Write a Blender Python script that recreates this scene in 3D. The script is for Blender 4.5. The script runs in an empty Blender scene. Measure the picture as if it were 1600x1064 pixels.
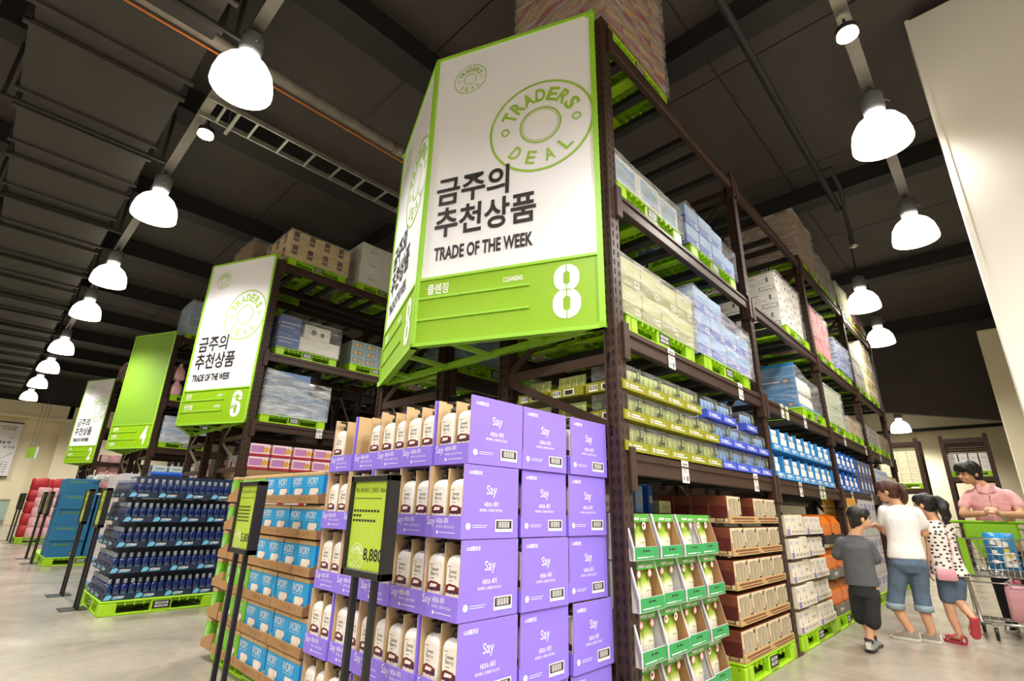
import bpy, math, random
from mathutils import Matrix, Vector, noise
from math import sin, cos, pi, radians as RD

SC = bpy.context.scene
COL = SC.collection
rnd = random.Random(7)

# ------------------------------------------------------------------ camera, world, exposure
cam_d = bpy.data.cameras.new('camera'); cam = bpy.data.objects.new('camera', cam_d); COL.objects.link(cam)
cam_d.sensor_width = 36.0; cam_d.lens = 781.0 / 1600 * 36; cam_d.clip_end = 200
_yaw, _pit, _rol = RD(44.0), RD(18.73), RD(1.36)
_f = Vector((-sin(_yaw) * cos(_pit), cos(_yaw) * cos(_pit), sin(_pit)))
_r0 = Vector((cos(_yaw), sin(_yaw), 0)); _u0 = _r0.cross(_f)
_r = _r0 * cos(_rol) + _u0 * sin(_rol); _u = -_r0 * sin(_rol) + _u0 * cos(_rol)
cam.matrix_world = Matrix(((_r.x, _u.x, -_f.x, 0), (_r.y, _u.y, -_f.y, 0), (_r.z, _u.z, -_f.z, 1.2), (0, 0, 0, 1)))
SC.camera = cam
wd = bpy.data.worlds.new('world'); SC.world = wd; wd.use_nodes = True
wd.node_tree.nodes['Background'].inputs[0].default_value = (1.0, 0.95, 0.88, 1)
wd.node_tree.nodes['Background'].inputs[1].default_value = 0.05
SC.view_settings.view_transform = 'Standard'; SC.view_settings.look = 'None'
SC.view_settings.exposure = 0.0; SC.view_settings.gamma = 1.0; SC.view_settings.use_curve_mapping = False
LAMP_POWER = 580.0
LAMP_COLOR = (1.0, 0.965, 0.905)
try:
    SC.cycles.use_denoising = True
    SC.cycles.max_bounces = 6; SC.cycles.diffuse_bounces = 4; SC.cycles.glossy_bounces = 3; SC.cycles.transparent_max_bounces = 12
    SC.cycles.sample_clamp_indirect = 6.0
    SC.cycles.caustics_reflective = False; SC.cycles.caustics_refractive = False
except Exception:
    pass

# ------------------------------------------------------------------ materials
def lin(h):
    if isinstance(h, str):
        h = h.lstrip('#'); c = [int(h[i:i + 2], 16) / 255 for i in (0, 2, 4)]
    else:
        c = h
    return tuple(((x + .055) / 1.055) ** 2.4 if x > .04045 else x / 12.92 for x in c) + (1.0,)
MATS = {}
def mat(name, col='888888', rough=.5, metal=0.0, var=.06, vscale=6.0, bump=0.0, bscale=40.0, emit=0.0, spec=.5, trans=0.0, stretch=None, coat=0.0, emit_col=None):
    """procedural principled material: a noise breaks up the colour, another gives relief"""
    if name in MATS: return MATS[name]
    m = bpy.data.materials.new(name); m.use_nodes = True; MATS[name] = m
    nt = m.node_tree; b = nt.nodes['Principled BSDF']; c = lin(col)
    tc = nt.nodes.new('ShaderNodeTexCoord'); src = tc.outputs['Object']
    if stretch:
        mp = nt.nodes.new('ShaderNodeMapping'); mp.inputs['Scale'].default_value = stretch
        nt.links.new(src, mp.inputs[0]); src = mp.outputs[0]
    if var > 0:
        n = nt.nodes.new('ShaderNodeTexNoise'); n.inputs['Scale'].default_value = vscale; n.inputs['Detail'].default_value = 5
        nt.links.new(src, n.inputs['Vector'])
        mx = nt.nodes.new('ShaderNodeMix'); mx.data_type = 'RGBA'
        mx.inputs[6].default_value = tuple(x * (1 - var * 2) for x in c[:3]) + (1,)
        mx.inputs[7].default_value = tuple(min(1, x * (1 + var * 2)) for x in c[:3]) + (1,)
        nt.links.new(n.outputs[0], mx.inputs[0]); nt.links.new(mx.outputs[2], b.inputs['Base Color'])
    else:
        b.inputs['Base Color'].default_value = c
    b.inputs['Roughness'].default_value = rough; b.inputs['Metallic'].default_value = metal
    b.inputs['Specular IOR Level'].default_value = spec
    b.inputs['Transmission Weight'].default_value = trans
    b.inputs['Coat Weight'].default_value = coat
    if emit:
        b.inputs['Emission Color'].default_value = lin(emit_col) if emit_col else c
        b.inputs['Emission Strength'].default_value = emit
    if bump:
        n2 = nt.nodes.new('ShaderNodeTexNoise'); n2.inputs['Scale'].default_value = bscale; n2.inputs['Detail'].default_value = 4
        nt.links.new(src, n2.inputs['Vector'])
        bp = nt.nodes.new('ShaderNodeBump'); bp.inputs['Strength'].default_value = bump; bp.inputs['Distance'].default_value = .02
        nt.links.new(n2.outputs[0], bp.inputs['Height']); nt.links.new(bp.outputs[0], b.inputs['Normal'])
    return m
def film_mat(name, opac=.22, tint='ffffff', scale=(1, 1, 8)):
    """clingy stretch film: clear sheet with milky creases and wet highlights"""
    if name in MATS: return MATS[name]
    m = bpy.data.materials.new(name); m.use_nodes = True; MATS[name] = m
    nt = m.node_tree; N = nt.nodes; L = nt.links; N.clear()
    out = N.new('ShaderNodeOutputMaterial'); tr = N.new('ShaderNodeBsdfTransparent'); pr = N.new('ShaderNodeBsdfPrincipled')
    tr.inputs[0].default_value = lin('f6f6f2')
    pr.inputs['Base Color'].default_value = lin(tint); pr.inputs['Roughness'].default_value = .2; pr.inputs['Specular IOR Level'].default_value = 1.0
    tc = N.new('ShaderNodeTexCoord'); mp = N.new('ShaderNodeMapping'); mp.inputs['Scale'].default_value = scale
    n = N.new('ShaderNodeTexNoise'); n.inputs['Scale'].default_value = 3.0; n.inputs['Detail'].default_value = 6; n.inputs['Roughness'].default_value = .65
    L.new(tc.outputs['Object'], mp.inputs[0]); L.new(mp.outputs[0], n.inputs['Vector'])
    rp = N.new('ShaderNodeValToRGB'); rp.color_ramp.elements[0].position = .42; rp.color_ramp.elements[1].position = .72
    rp.color_ramp.elements[0].color = (opac * .45,) * 3 + (1,); rp.color_ramp.elements[1].color = (min(1, opac * 1.6),) * 3 + (1,)
    L.new(n.outputs[0], rp.inputs[0])
    bp = N.new('ShaderNodeBump'); bp.inputs['Strength'].default_value = 1.0; bp.inputs['Distance'].default_value = .07
    L.new(n.outputs[0], bp.inputs['Height']); L.new(bp.outputs[0], pr.inputs['Normal'])
    mx = N.new('ShaderNodeMixShader'); L.new(rp.outputs[0], mx.inputs[0]); L.new(tr.outputs[0], mx.inputs[1]); L.new(pr.outputs[0], mx.inputs[2])
    L.new(mx.outputs[0], out.inputs[0])
    return m

# ------------------------------------------------------------------ text outlines
_TX = {}
def glyphs(s, bold=0.0):
    k = (s, bold)
    if k in _TX: return _TX[k]
    cu = bpy.data.curves.new('glyph', 'FONT'); cu.body = s; cu.resolution_u = 3; cu.offset = bold; cu.fill_mode = 'FRONT'
    ob = bpy.data.objects.new('glyph', cu)
    me = ob.to_mesh()
    v = [tuple(q.co) for q in me.vertices]; f = [tuple(p.vertices) for p in me.polygons]
    ob.to_mesh_clear(); bpy.data.objects.remove(ob); bpy.data.curves.remove(cu)
    if v:
        xs = [a[0] for a in v]; ys = [a[1] for a in v]; bb = (min(xs), max(xs), min(ys), max(ys))
    else:
        bb = (0, 1, 0, 1)
    _TX[k] = (v, f, bb); return _TX[k]

# ------------------------------------------------------------------ mesh builder
class MB:
    def __init__(s, M=None): s.v = []; s.f = []; s.m = []; s.sm = []; s.M = M
    def add(s, vs, fs, m=0, smooth=False):
        o = len(s.v)
        s.v += [tuple(s.M @ Vector(q)) for q in vs] if s.M else [tuple(q) for q in vs]
        for f in fs: s.f.append([o + i for i in f]); s.m.append(m); s.sm.append(smooth)
    def box(s, x0, x1, y0, y1, z0, z1, m=0, b=0.0, sides=None):
        if x1 < x0: x0, x1 = x1, x0
        if y1 < y0: y0, y1 = y1, y0
        if z1 < z0: z0, z1 = z1, z0
        if not b:
            vs = [(x, y, z) for z in (z0, z1) for y in (y0, y1) for x in (x0, x1)]
            s.add(vs, [(0, 2, 3, 1), (4, 5, 7, 6), (0, 1, 5, 4), (2, 6, 7, 3), (0, 4, 6, 2), (1, 3, 7, 5)], m)
            return
        X, Y, Z = (x0, x1), (y0, y1), (z0, z1); idx = {}; vs = []
        for i in (0, 1):
            for j in (0, 1):
                for k in (0, 1):
                    sx, sy, sz = (b if i == 0 else -b), (b if j == 0 else -b), (b if k == 0 else -b)
                    for a, q in (('x', (X[i], Y[j] + sy, Z[k] + sz)), ('y', (X[i] + sx, Y[j], Z[k] + sz)), ('z', (X[i] + sx, Y[j] + sy, Z[k]))):
                        idx[i, j, k, a] = len(vs); vs.append(q)
        I = lambda i, j, k, a: idx[i, j, k, a]; F = []
        for i in (0, 1):
            q = [I(i, 0, 0, 'x'), I(i, 1, 0, 'x'), I(i, 1, 1, 'x'), I(i, 0, 1, 'x')]; F.append(q if i else q[::-1])
            q = [I(0, i, 0, 'y'), I(1, i, 0, 'y'), I(1, i, 1, 'y'), I(0, i, 1, 'y')]; F.append(q[::-1] if i else q)
            q = [I(0, 0, i, 'z'), I(1, 0, i, 'z'), I(1, 1, i, 'z'), I(0, 1, i, 'z')]; F.append(q if i else q[::-1])
        for i in (0, 1):
            for j in (0, 1):
                q = [I(i, j, 0, 'x'), I(i, j, 0, 'y'), I(i, j, 1, 'y'), I(i, j, 1, 'x')]; F.append(q if (i == j) else q[::-1])
                q = [I(i, 0, j, 'x'), I(i, 1, j, 'x'), I(i, 1, j, 'z'), I(i, 0, j, 'z')]; F.append(q if (i != j) else q[::-1])
                q = [I(0, i, j, 'y'), I(1, i, j, 'y'), I(1, i, j, 'z'), I(0, i, j, 'z')]; F.append(q if (i == j) else q[::-1])
        for i in (0, 1):
            for j in (0, 1):
                for k in (0, 1):
                    q = [I(i, j, k, 'x'), I(i, j, k, 'y'), I(i, j, k, 'z')]; F.append(q if (i + j + k) % 2 == 0 else q[::-1])
        s.add(vs, F, m)
    def quad(s, a, b, c, d, m=0): s.add([a, b, c, d], [(0, 1, 2, 3)], m)
    def rect(s, x0, x1, z0, z1, y, m=0):
        """flat print facing -y"""
        s.add([(x0, y, z0), (x1, y, z0), (x1, y, z1), (x0, y, z1)], [(0, 1, 2, 3)], m)
    def prism(s, pts, lo, hi, axis='z', m=0):
        n = len(pts)
        P = {'z': lambda a, b, c: (a, b, c), 'y': lambda a, b, c: (a, c, b), 'x': lambda a, b, c: (c, a, b)}[axis]
        vs = [P(a, b, lo) for a, b in pts] + [P(a, b, hi) for a, b in pts]
        fs = [tuple(range(n))[::-1], tuple(range(n, 2 * n))] + [(i, (i + 1) % n, n + (i + 1) % n, n + i) for i in range(n)]
        s.add(vs, fs, m)
    def lathe(s, prof, n=12, m=0, cx=0, cy=0, cz=0, sx=1, sy=1, cap=True, smooth=True):
        vs = []; fs = []; k = len(prof)
        for r, z in prof:
            for i in range(n):
                a = 2 * pi * i / n; vs.append((cx + r * sx * cos(a), cy + r * sy * sin(a), cz + z))
        for j in range(k - 1):
            for i in range(n):
                i2 = (i + 1) % n; fs.append((j * n + i, j * n + i2, (j + 1) * n + i2, (j + 1) * n + i))
        s.add(vs, fs, m, smooth)
        if cap:
            o = len(s.v) - k * n
            s.f.append([o + i for i in range(n)][::-1]); s.m.append(m); s.sm.append(False)
            s.f.append([o + (k - 1) * n + i for i in range(n)]); s.m.append(m); s.sm.append(False)
    def tube(s, pts, r, n=6, m=0, closed=False, smooth=True):
        P = [Vector(p) for p in pts]; rings = []; k = len(P); R = r if isinstance(r, (list, tuple)) else [r] * k
        up = Vector((0, 0, 1)); vs = []
        for i in range(k):
            t = ((P[(i + 1) % k] if (i < k - 1 or closed) else P[i]) - (P[i - 1] if (i > 0 or closed) else P[i]))
            t = t.normalized() if t.length > 1e-9 else Vector((0, 0, 1))
            a = t.cross(up if abs(t.z) < .95 else Vector((1, 0, 0))).normalized(); b = t.cross(a)
            for j in range(n):
                g = 2 * pi * j / n; vs.append(tuple(P[i] + (a * cos(g) + b * sin(g)) * R[i]))
        fs = []
        for i in range(k if closed else k - 1):
            for j in range(n):
                j2 = (j + 1) % n; i2 = (i + 1) % k
                fs.append((i * n + j, i * n + j2, i2 * n + j2, i2 * n + j))
        if not closed: fs += [tuple(range(n)), tuple((k - 1) * n + j for j in range(n))[::-1]]
        s.add(vs, fs, m, smooth)
    def bar(s, a, b, w, h, m=0):
        """square bar from a to b"""
        A, B = Vector(a), Vector(b); t = (B - A).normalized(); up = Vector((0, 0, 1)) if abs(t.z) < .95 else Vector((1, 0, 0))
        x = t.cross(up).normalized() * w / 2; y = x.normalized().cross(t) * h / 2
        vs = [tuple(p + x * i + y * j) for p in (A, B) for i, j in ((-1, -1), (1, -1), (1, 1), (-1, 1))]
        s.add(vs, [(3, 2, 1, 0), (4, 5, 6, 7), (0, 1, 5, 4), (1, 2, 6, 5), (2, 3, 7, 6), (3, 0, 4, 7)], m)
    def text(s, t, x, z, h, y=-.001, m=0, w=None, bold=.0, al='l', rot=0.0, shear=0.0):
        """lettering in the local xz plane, facing -y; h = height of the ink; w = ink width (None: natural)"""
        v, f, (a, b, c, d) = glyphs(t, bold)
        if not v: return
        k = h / max(d - c, 1e-6); kx = k if w is None else w / max(b - a, 1e-6); W = (b - a) * kx
        ox = {'l': 0, 'c': -W / 2, 'r': -W}[al]; cr, sr = cos(rot), sin(rot); vs = []
        for q in v:
            X = (q[0] - a) * kx + ox; Z = (q[1] - c) * k; X += shear * Z
            if al == 'c' and rot: Z -= h / 2
            vs.append((x + X * cr - Z * sr, y, z + X * sr + Z * cr))
        s.add(vs, f, m)
    def ring(s, cx, cz, r0, r1, y, m=0, n=40, a0=0.0, a1=2 * pi):
        vs = []; fs = []
        for i in range(n + 1):
            a = a0 + (a1 - a0) * i / n
            vs += [(cx + r0 * cos(a), y, cz + r0 * sin(a)), (cx + r1 * cos(a), y, cz + r1 * sin(a))]
        for i in range(n): fs.append((2 * i, 2 * i + 2, 2 * i + 3, 2 * i + 1))
        fs = [q[::-1] for q in fs]
        s.add(vs, fs, m)
    def disc(s, cx, cz, r, y, m=0, n=14, rz=None):
        rz = rz or r
        s.add([(cx + r * cos(2 * pi * i / n), y, cz + rz * sin(2 * pi * i / n)) for i in range(n)], [tuple(range(n))], m)
    def logo(s, cx, cz, r, y, m):
        """the round stamp: ring, TRADERS above, DEAL below, two dots and an inner ring"""
        s.ring(cx, cz, r * .955, r, y, m, 48); s.ring(cx, cz, r * .37, r * .40, y, m, 32); s.ring(cx, cz, r * .335, r * .345, y, m, 32)
        for sg in (-1, 1): s.ring(cx + sg * r * .68, cz, r * .055, r * .085, y, m, 14)
        for i, ch in enumerate('TRADERS'):
            a = RD(152 - i * 124 / 6); s.text(ch, cx + r * .68 * cos(a), cz + r * .68 * sin(a), r * .30, y, m, w=r * .20, bold=.03, al='c', rot=a - pi / 2 + 1e-6)
        for i, ch in enumerate('DEAL'):
            a = RD(228 + i * 84 / 3); s.text(ch, cx + r * .70 * cos(a), cz + r * .70 * sin(a), r * .27, y, m, w=r * .18, bold=.012, al='c', rot=a + pi / 2 + 1e-6)
    def stad(s, cx, cz, hw, hh, t, y, m=0, a0=0.0, a1=2 * pi, n=40):
        """rounded upright ring or part of one: outer half width, half height, stroke t"""
        def P(a, w, h, r):
            x, z = cos(a) * r, sin(a) * r; return (cx + x, y, cz + z + (h - r) * (1 if sin(a) > 1e-9 else (-1 if sin(a) < -1e-9 else 0)))
        vs = []; fs = []
        for i in range(n + 1):
            a = a0 + (a1 - a0) * (i + .001) / (n + .002); vs += [P(a, hw, hh, hw), P(a, hw - t, hh - t * .8, hw - t)]
        for i in range(n): fs.append((2 * i, 2 * i + 1, 2 * i + 3, 2 * i + 2))
        if a1 > 6: fs.append((2 * n, 2 * n + 1, 1, 0))
        s.add(vs, fs, m)
    def numeral(s, ch, cx, z0, h, w, y, m):
        t = w * .37
        if ch == '8': s.stad(cx, z0 + .745 * h, w * .46, .255 * h, t * .92, y, m); s.stad(cx, z0 + .275 * h, w * .5, .275 * h, t, y, m)
        elif ch == '6':
            s.stad(cx, z0 + .30 * h, w * .5, .30 * h, t, y, m); s.stad(cx, z0 + .70 * h, w * .5, .30 * h, t, y, m, 0, pi)
            s.rect(cx - w * .5, cx - w * .5 + t, z0 + .3 * h, z0 + .74 * h, y, m); s.rect(cx + w * .5 - t, cx + w * .5, z0 + .64 * h, z0 + .74 * h, y, m)
        else: s.text(ch, cx, z0, h, y, m, w=w, bold=.035, al='c')
    def barcode(s, x0, x1, z0, z1, y, mw, mk, n=13):
        s.rect(x0, x1, z0, z1, y, mw); w = (x1 - x0); s.rect(x0 + w * .06, x1 - w * .06, z0 + (z1 - z0) * .26, z1 - (z1 - z0) * .1, y - .0004, mk)
        for i in range(n):
            a = x0 + w * (.16 + .68 * i / n); s.rect(a, a + w * .68 / n * (.3 + .35 * ((i * 7) % 3) / 2), z0 + (z1 - z0) * .34, z1 - (z1 - z0) * .16, y - .0008, mw)
    def mesh(s, name, *mats):
        me = bpy.data.meshes.new(name); me.from_pydata(s.v, [], s.f)
        for m in mats: me.materials.append(m)
        me.polygons.foreach_set('material_index', s.m); me.polygons.foreach_set('use_smooth', s.sm); me.update()
        return me

# ------------------------------------------------------------------ objects
def obj(name, me, parent=None, loc=None, rz=0.0):
    o = bpy.data.objects.new(name, me); COL.objects.link(o)
    if parent is not None: o.parent = parent
    if loc is not None: o.location = loc
    if rz: o.rotation_euler = (0, 0, rz)
    return o
def tag(o, label, cat, group=None, kind=None):
    o['label'] = label; o['category'] = cat
    if group: o['group'] = group
    if kind: o['kind'] = kind
    return o
def thing(name, label, cat, loc=(0, 0, 0), rz=0.0, group=None):
    return tag(obj(name, None, None, loc, rz), label, cat, group)
def solo(name, me, label, cat, loc=(0, 0, 0), rz=0.0, group=None):
    return tag(obj(name, me, None, loc, rz), label, cat, group)
def struct(name, me, parent=None):
    o = obj(name, me, parent)
    if parent is None: o['kind'] = 'structure'
    return o
ORD = ['first', 'second', 'third', 'fourth', 'fifth', 'sixth', 'seventh', 'eighth', 'ninth', 'tenth', 'eleventh', 'twelfth']
ROWN = lambda i, n: 'top' if i == 0 else ('bottom' if i == n - 1 else ORD[i])
def place(x, y, rz=0.0, z=0.0): return Matrix.Translation((x, y, z)) @ Matrix.Rotation(rz, 4, 'Z')
# ------------------------------------------------------------------ the building
def floor_mat():
    m = bpy.data.materials.new('polished concrete'); m.use_nodes = True; nt = m.node_tree; N = nt.nodes; L = nt.links; b = N['Principled BSDF']
    tc = N.new('ShaderNodeTexCoord'); n1 = N.new('ShaderNodeTexNoise'); n1.inputs['Scale'].default_value = .9; n1.inputs['Detail'].default_value = 8; n1.inputs['Roughness'].default_value = .6; n1.inputs['Distortion'].default_value = .8
    n2 = N.new('ShaderNodeTexNoise'); n2.inputs['Scale'].default_value = 14; n2.inputs['Detail'].default_value = 6
    L.new(tc.outputs['Object'], n1.inputs['Vector']); L.new(tc.outputs['Object'], n2.inputs['Vector'])
    r = N.new('ShaderNodeValToRGB'); e = r.color_ramp.elements; e[0].position = .3; e[0].color = lin('8f826d'); e[1].position = .7; e[1].color = lin('b5a892')
    L.new(n1.outputs[0], r.inputs[0]); mx = N.new('ShaderNodeMix'); mx.data_type = 'RGBA'; mx.blend_type = 'MULTIPLY'; mx.inputs[0].default_value = .35
    L.new(r.outputs[0], mx.inputs[6]); L.new(n2.outputs[1], mx.inputs[7]); 
    hs = N.new('ShaderNodeHueSaturation'); hs.inputs['Saturation'].default_value = .75; hs.inputs['Value'].default_value = 1.05
    L.new(mx.outputs[2], hs.inputs['Color']); L.new(hs.outputs[0], b.inputs['Base Color'])
    rr = N.new('ShaderNodeMapRange'); rr.inputs[3].default_value = .16; rr.inputs[4].default_value = .34
    L.new(n1.outputs[0], rr.inputs[0]); L.new(rr.outputs[0], b.inputs['Roughness']); b.inputs['Specular IOR Level'].default_value = .55
    return m
FLOOR = floor_mat()
CREAM = mat('cream wall paint', 'efe4c2', .7, var=.02, vscale=1.5)
WHITE_WALL = mat('white wall paint', 'efeae0', .65, var=.015, vscale=1.2)
BLACKP = mat('black ceiling paint', '4a4440', .75, var=.12, vscale=2, bump=.15, bscale=25)
BLACKB = mat('black beam paint', '221f1e', .7, var=.12, vscale=3)
DUCTM = mat('dark insulated duct', '35302c', .65, var=.10, vscale=4, bump=.25, bscale=18)
STEEL = mat('galvanised steel', 'b8b4a8', .38, metal=.75, var=.15, vscale=9)
PIPEM = mat('weathered pipe', '8b8378', .55, metal=.3, var=.25, vscale=7)
ORANGEL = mat('orange cable', 'd0762a', .6)
GREYM = mat('grey enamel', '6b6a68', .5, var=.04)
m = MB(); m.box(-38, 6, -9, 27, -.2, 0); struct('floor', m.mesh('floor', FLOOR))
CZ = 7.2
m = MB(); m.box(-38, 6, -9, 27, CZ, CZ + .15); ceil = struct('ceiling', m.mesh('ceiling', BLACKP))
# ceiling panels: boards between the beams, each a little lower or higher
k = 0
for ix in range(-12, 2):
    for iy in range(-1, 7):
        m = MB(); dz = .012 + .012 * ((ix * 5 + iy * 3) % 3); x0, y0 = ix * 3.0 + 1.2, iy * 3.0
        m.box(.012, 2.988, .012, 2.988, -dz, 0); obj('panel', m.mesh('ceiling panel', BLACKP), ceil, (x0, y0, CZ))
for x in (1.9, -4.65, -7.9, -11.0, -14.2, -17.4, -20.6, -23.8, -27.0, -30.2):
    m = MB(); m.box(-.14, .14, -9, 27, -.42, 0); m.box(-.2, .2, -9, 27, -.46, -.42); obj('joist', m.mesh('joist', BLACKB), ceil, (x, 0, CZ))
for y in (-4.0, 5.2, 9.8, 14.4, 19.2):
    m = MB(); m.box(-38, 6, -.18, .18, -.36, 0); obj('girder', m.mesh('girder', BLACKB), ceil, (0, y, CZ))
# walls
m = MB(); m.box(-35.2, -35.0, -9, 27, 0, 5.75, 0); m.box(-35.2, -35.0, -9, 27, 5.75, CZ, 1)
wl = struct('wall_left', m.mesh('wall_left', CREAM, BLACKP))
m = MB(); m.box(-34.98, -34.3, -9, 2.95, 5.1, 5.75, 0); m.box(-34.9, -34.25, -9, 2.95, 5.02, 5.12, 0)
m.box(-34.98, -34.3, 2.75, 9, 0, 5.75, 0); m.box(-34.9, -34.27, 2.68, 2.76, 0, 5.1, 0); struct('trim_1', m.mesh('wall opening frame', CREAM))
m = MB(); m.box(-38, 6, 24.0, 24.2, 0, CZ); struct('wall_back', m.mesh('wall_back', CREAM))
m = MB(); m.prism([(-9, 5.6), (-2.43, 4.49), (.18, 3.97), (4.5, 3.2), (4.5, CZ), (-9, CZ)], 20.0, 20.25, 'y', 0); struct('wall_bulkhead', m.mesh('bulkhead', BLACKP))
m = MB(); m.box(-38, 6, -9.2, -9, 0, CZ); struct('wall_front', m.mesh('wall_front', WHITE_WALL))
m = MB(); m.box(6, 6.2, -9, 27, 0, CZ); struct('wall_right', m.mesh('wall_right', WHITE_WALL))
m = MB(); m.box(.262, 3.4, 6.55, 7.1, 0, 7.0, 0, b=.02); m.box(.255, .30, 6.545, 6.59, 0, 7.0, 0); struct('pillar_1', m.mesh('pillar', WHITE_WALL))
m = MB(); m.box(.25, 3.4, 17.6, 18.2, 0, 6.02, 0, b=.02); struct('pillar_2', m.mesh('pillar', CREAM))
m = MB(); m.box(-3.2, .9, 23.5, 23.62, 4.25, 4.36); struct('trim_2', m.mesh('ceiling rail', BLACKB))
# glass guard and poster by the left wall
GL = mat('green tinted glass', 'a9c3b4', .08, var=0, spec=.8); 
g = thing('glass_railing', 'low pale green glass railing in front of the cream wall', 'railing', (-33.6, -2.6, 0))
m = MB(); m.box(-.01, .01, 0, 4.2, .25, 1.1); obj('glass_panel', m.mesh('glass', GL), g)
m = MB(); m.box(-.03, .03, 0, 4.2, 1.1, 1.15); obj('rail', m.mesh('rail', STEEL), g); m = MB(); m.box(-.04, .04, 0, 4.2, 0, .26); obj('base_rail', m.mesh('base rail', STEEL), g)
INK = mat('black ink', '241f20', .6, var=0); PAPER = mat('white paper', 'e9e7e6', .6, var=.015); LINEK = mat('grey line ink', '77777a', .6, var=0)
GINK = mat('green ink', '9cc83a', .5, var=0); PK = mat('price card green', 'b4cf3c', .5, var=.03, vscale=2); WINK = mat('white ink', 'f7f6f2', .5, var=0)
t = thing('wall_poster', 'tall white poster with black lettering and cart drawing on cream wall', 'poster', (-34.9, .28, 2.2), RD(90))
m = MB(); m.box(0, .98, -.02, 0, 0, 2.5); obj('sheet', m.mesh('sheet', PAPER), t)
m = MB(); m.box(-.01, .99, -.035, .0, 0, .06); sr_ = m.mesh('bar', INK); [obj('hanger_bar', sr_, t, (0, 0, z)) for z in (2.5, -.06)]
m = MB(); m.text("IT'S WHAT'S INSIDE", .5, 2.28, .07, -.022, 0, w=.62, bold=.02, al='c'); m.text('THAT MATTERS', .5, 2.17, .07, -.022, 0, w=.48, bold=.02, al='c')
m.text('통을 뺀', .3, 1.5, .13, -.022, 0, bold=.02); m.text('의 가격', .5, 1.28, .13, -.022, 0, bold=.02); m.text('가격', .62, 1.74, .09, -.022, 0)
obj('lettering', m.mesh('lettering', INK), t)
m = MB()
for i in range(5):
    a = .12 + i * .16; m.tube([(a, -.025, .1), (a + .05, -.025, .75 - .04 * i)], .006, 4); m.tube([(.06, -.025, .15 + .14 * i), (.85, -.025, .2 + .11 * i)], .006, 4)
m.tube([(.25, -.025, .7), (.6, -.025, .85), (.9, -.025, 1.1)], .008, 4); obj('drawing', m.mesh('drawing', LINEK), t)
t = thing('hanging_sign', 'small green and white sign hung on wires before cream wall', 'sign', (-30.0, 1.62, 2.85), RD(60))
m = MB(); m.box(-.18, .12, -.02, 0, 0, .46, 0); m.box(.12, .2, -.03, .01, -.02, .48, 1); obj('panel', m.mesh('panel', GINK, PAPER), t)
m = MB(); m.tube([(0, 0, .46), (0, 0, 4.34)], .008, 4); sr_ = m.mesh('wire', INK); [obj('wire', sr_, t, (x, 0, 0)) for x in (-.14, 0, .14)]

# ------------------------------------------------------------------ duct, pipes, tray
d = thing('air_duct', 'huge dark rectangular air duct with raised flanges under the ceiling', 'duct', (0, 0, 0))
xs = [-2.2]; w = [1.0, .42, 1.15, .42]; i = 0
while xs[-1] > -34: xs.append(xs[-1] - w[i % 4] * (1 + .15 * sin(i * 2.3))); i += 1
for i in range(len(xs) - 1):
    dz = .03 * (i % 2); m = MB(); m.box(xs[i + 1] + .012, xs[i] - .012, -.76 + dz, .66 - dz, 6.0 + dz, 6.9, 0, b=.01); obj('duct_section', m.mesh('duct section', DUCTM), d)
    m = MB(); x = xs[i + 1]; m.box(x - .03, x + .03, -.80, .70, 5.965, 6.02, 0); m.box(x - .03, x + .03, -.80, -.74, 6.0, 6.9); m.box(x - .03, x + .03, .64, .70, 6.0, 6.9); obj('flange', m.mesh('flange', DUCTM), d)
m = MB(); m.box(0, .04, .78, .82, 5.93, CZ, 0); m.box(0, .04, -.9, -.86, 5.93, CZ, 0); m.box(0, .04, -.95, .85, 5.90, 5.94, 0); hg = m.mesh('hanger', BLACKB)
for x in range(-32, -2, 3): obj('hanger', hg, d, (x, 0, 0))
m = MB(); m.tube([(-5.35, -1.5, 6.06), (-5.35, 16, 6.06)], .075, 10); m.tube([(-5.35, 3.0, 6.06), (-5.35, 3.12, 6.06)], .085, 10)
tag(obj('conduit_pipe', m.mesh('conduit', PIPEM)), 'grey galvanised pipe running under the black ceiling beside a cable tray', 'pipe')
m = MB(); m.tube([(-5.42, -1.5, 5.97), (-5.42, 16, 5.97)], .012, 5); tag(obj('orange_cable', m.mesh('cable', ORANGEL)), 'thin orange cable strung along the grey ceiling pipe', 'cable')
t = thing('cable_tray', 'silver ladder cable tray hung under the black ceiling', 'cable tray', (-6.45, 0, 6.0))
m = MB(); m.box(-.012, .012, .9, 15, 0, .07); sr_ = m.mesh('rail', STEEL); [obj('side_rail', sr_, t, (x, 0, 0)) for x in (-.2, .2)]
m = MB(); m.box(-.2, .2, -.015, .015, .0, .03); rg = m.mesh('rung', STEEL)
for i in range(34): obj('rung', rg, t, (0, 1.1 + i * .4, 0))
m = MB(); m.box(-.28, .28, -.02, .02, -.05, -.01); sr_ = m.mesh('bar', STEEL); [obj('support_bar', sr_, t, (0, y, 0)) for y in (1.25, 4.2, 7.2)]
m = MB(); m.tube([(0, 0, -.03), (0, 0, 1.2)], .008, 5); sr_ = m.mesh('rod', STEEL); [obj('hanger_rod', sr_, t, (x, y, 0)) for x in (-.26, .26) for y in (1.25, 4.2, 7.2)]
t = thing('cable_tray', 'short end of silver cable tray on the far side of the duct', 'cable tray', (-6.45, 0, 6.0))
m = MB(); m.box(-.012, .012, -4.5, -1.0, 0, .07); sr_ = m.mesh('rail', STEEL); [obj('side_rail', sr_, t, (x, 0, 0)) for x in (-.2, .2)]
for i in range(8): obj('rung', rg, t, (0, -1.2 - i * .4, 0))
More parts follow.
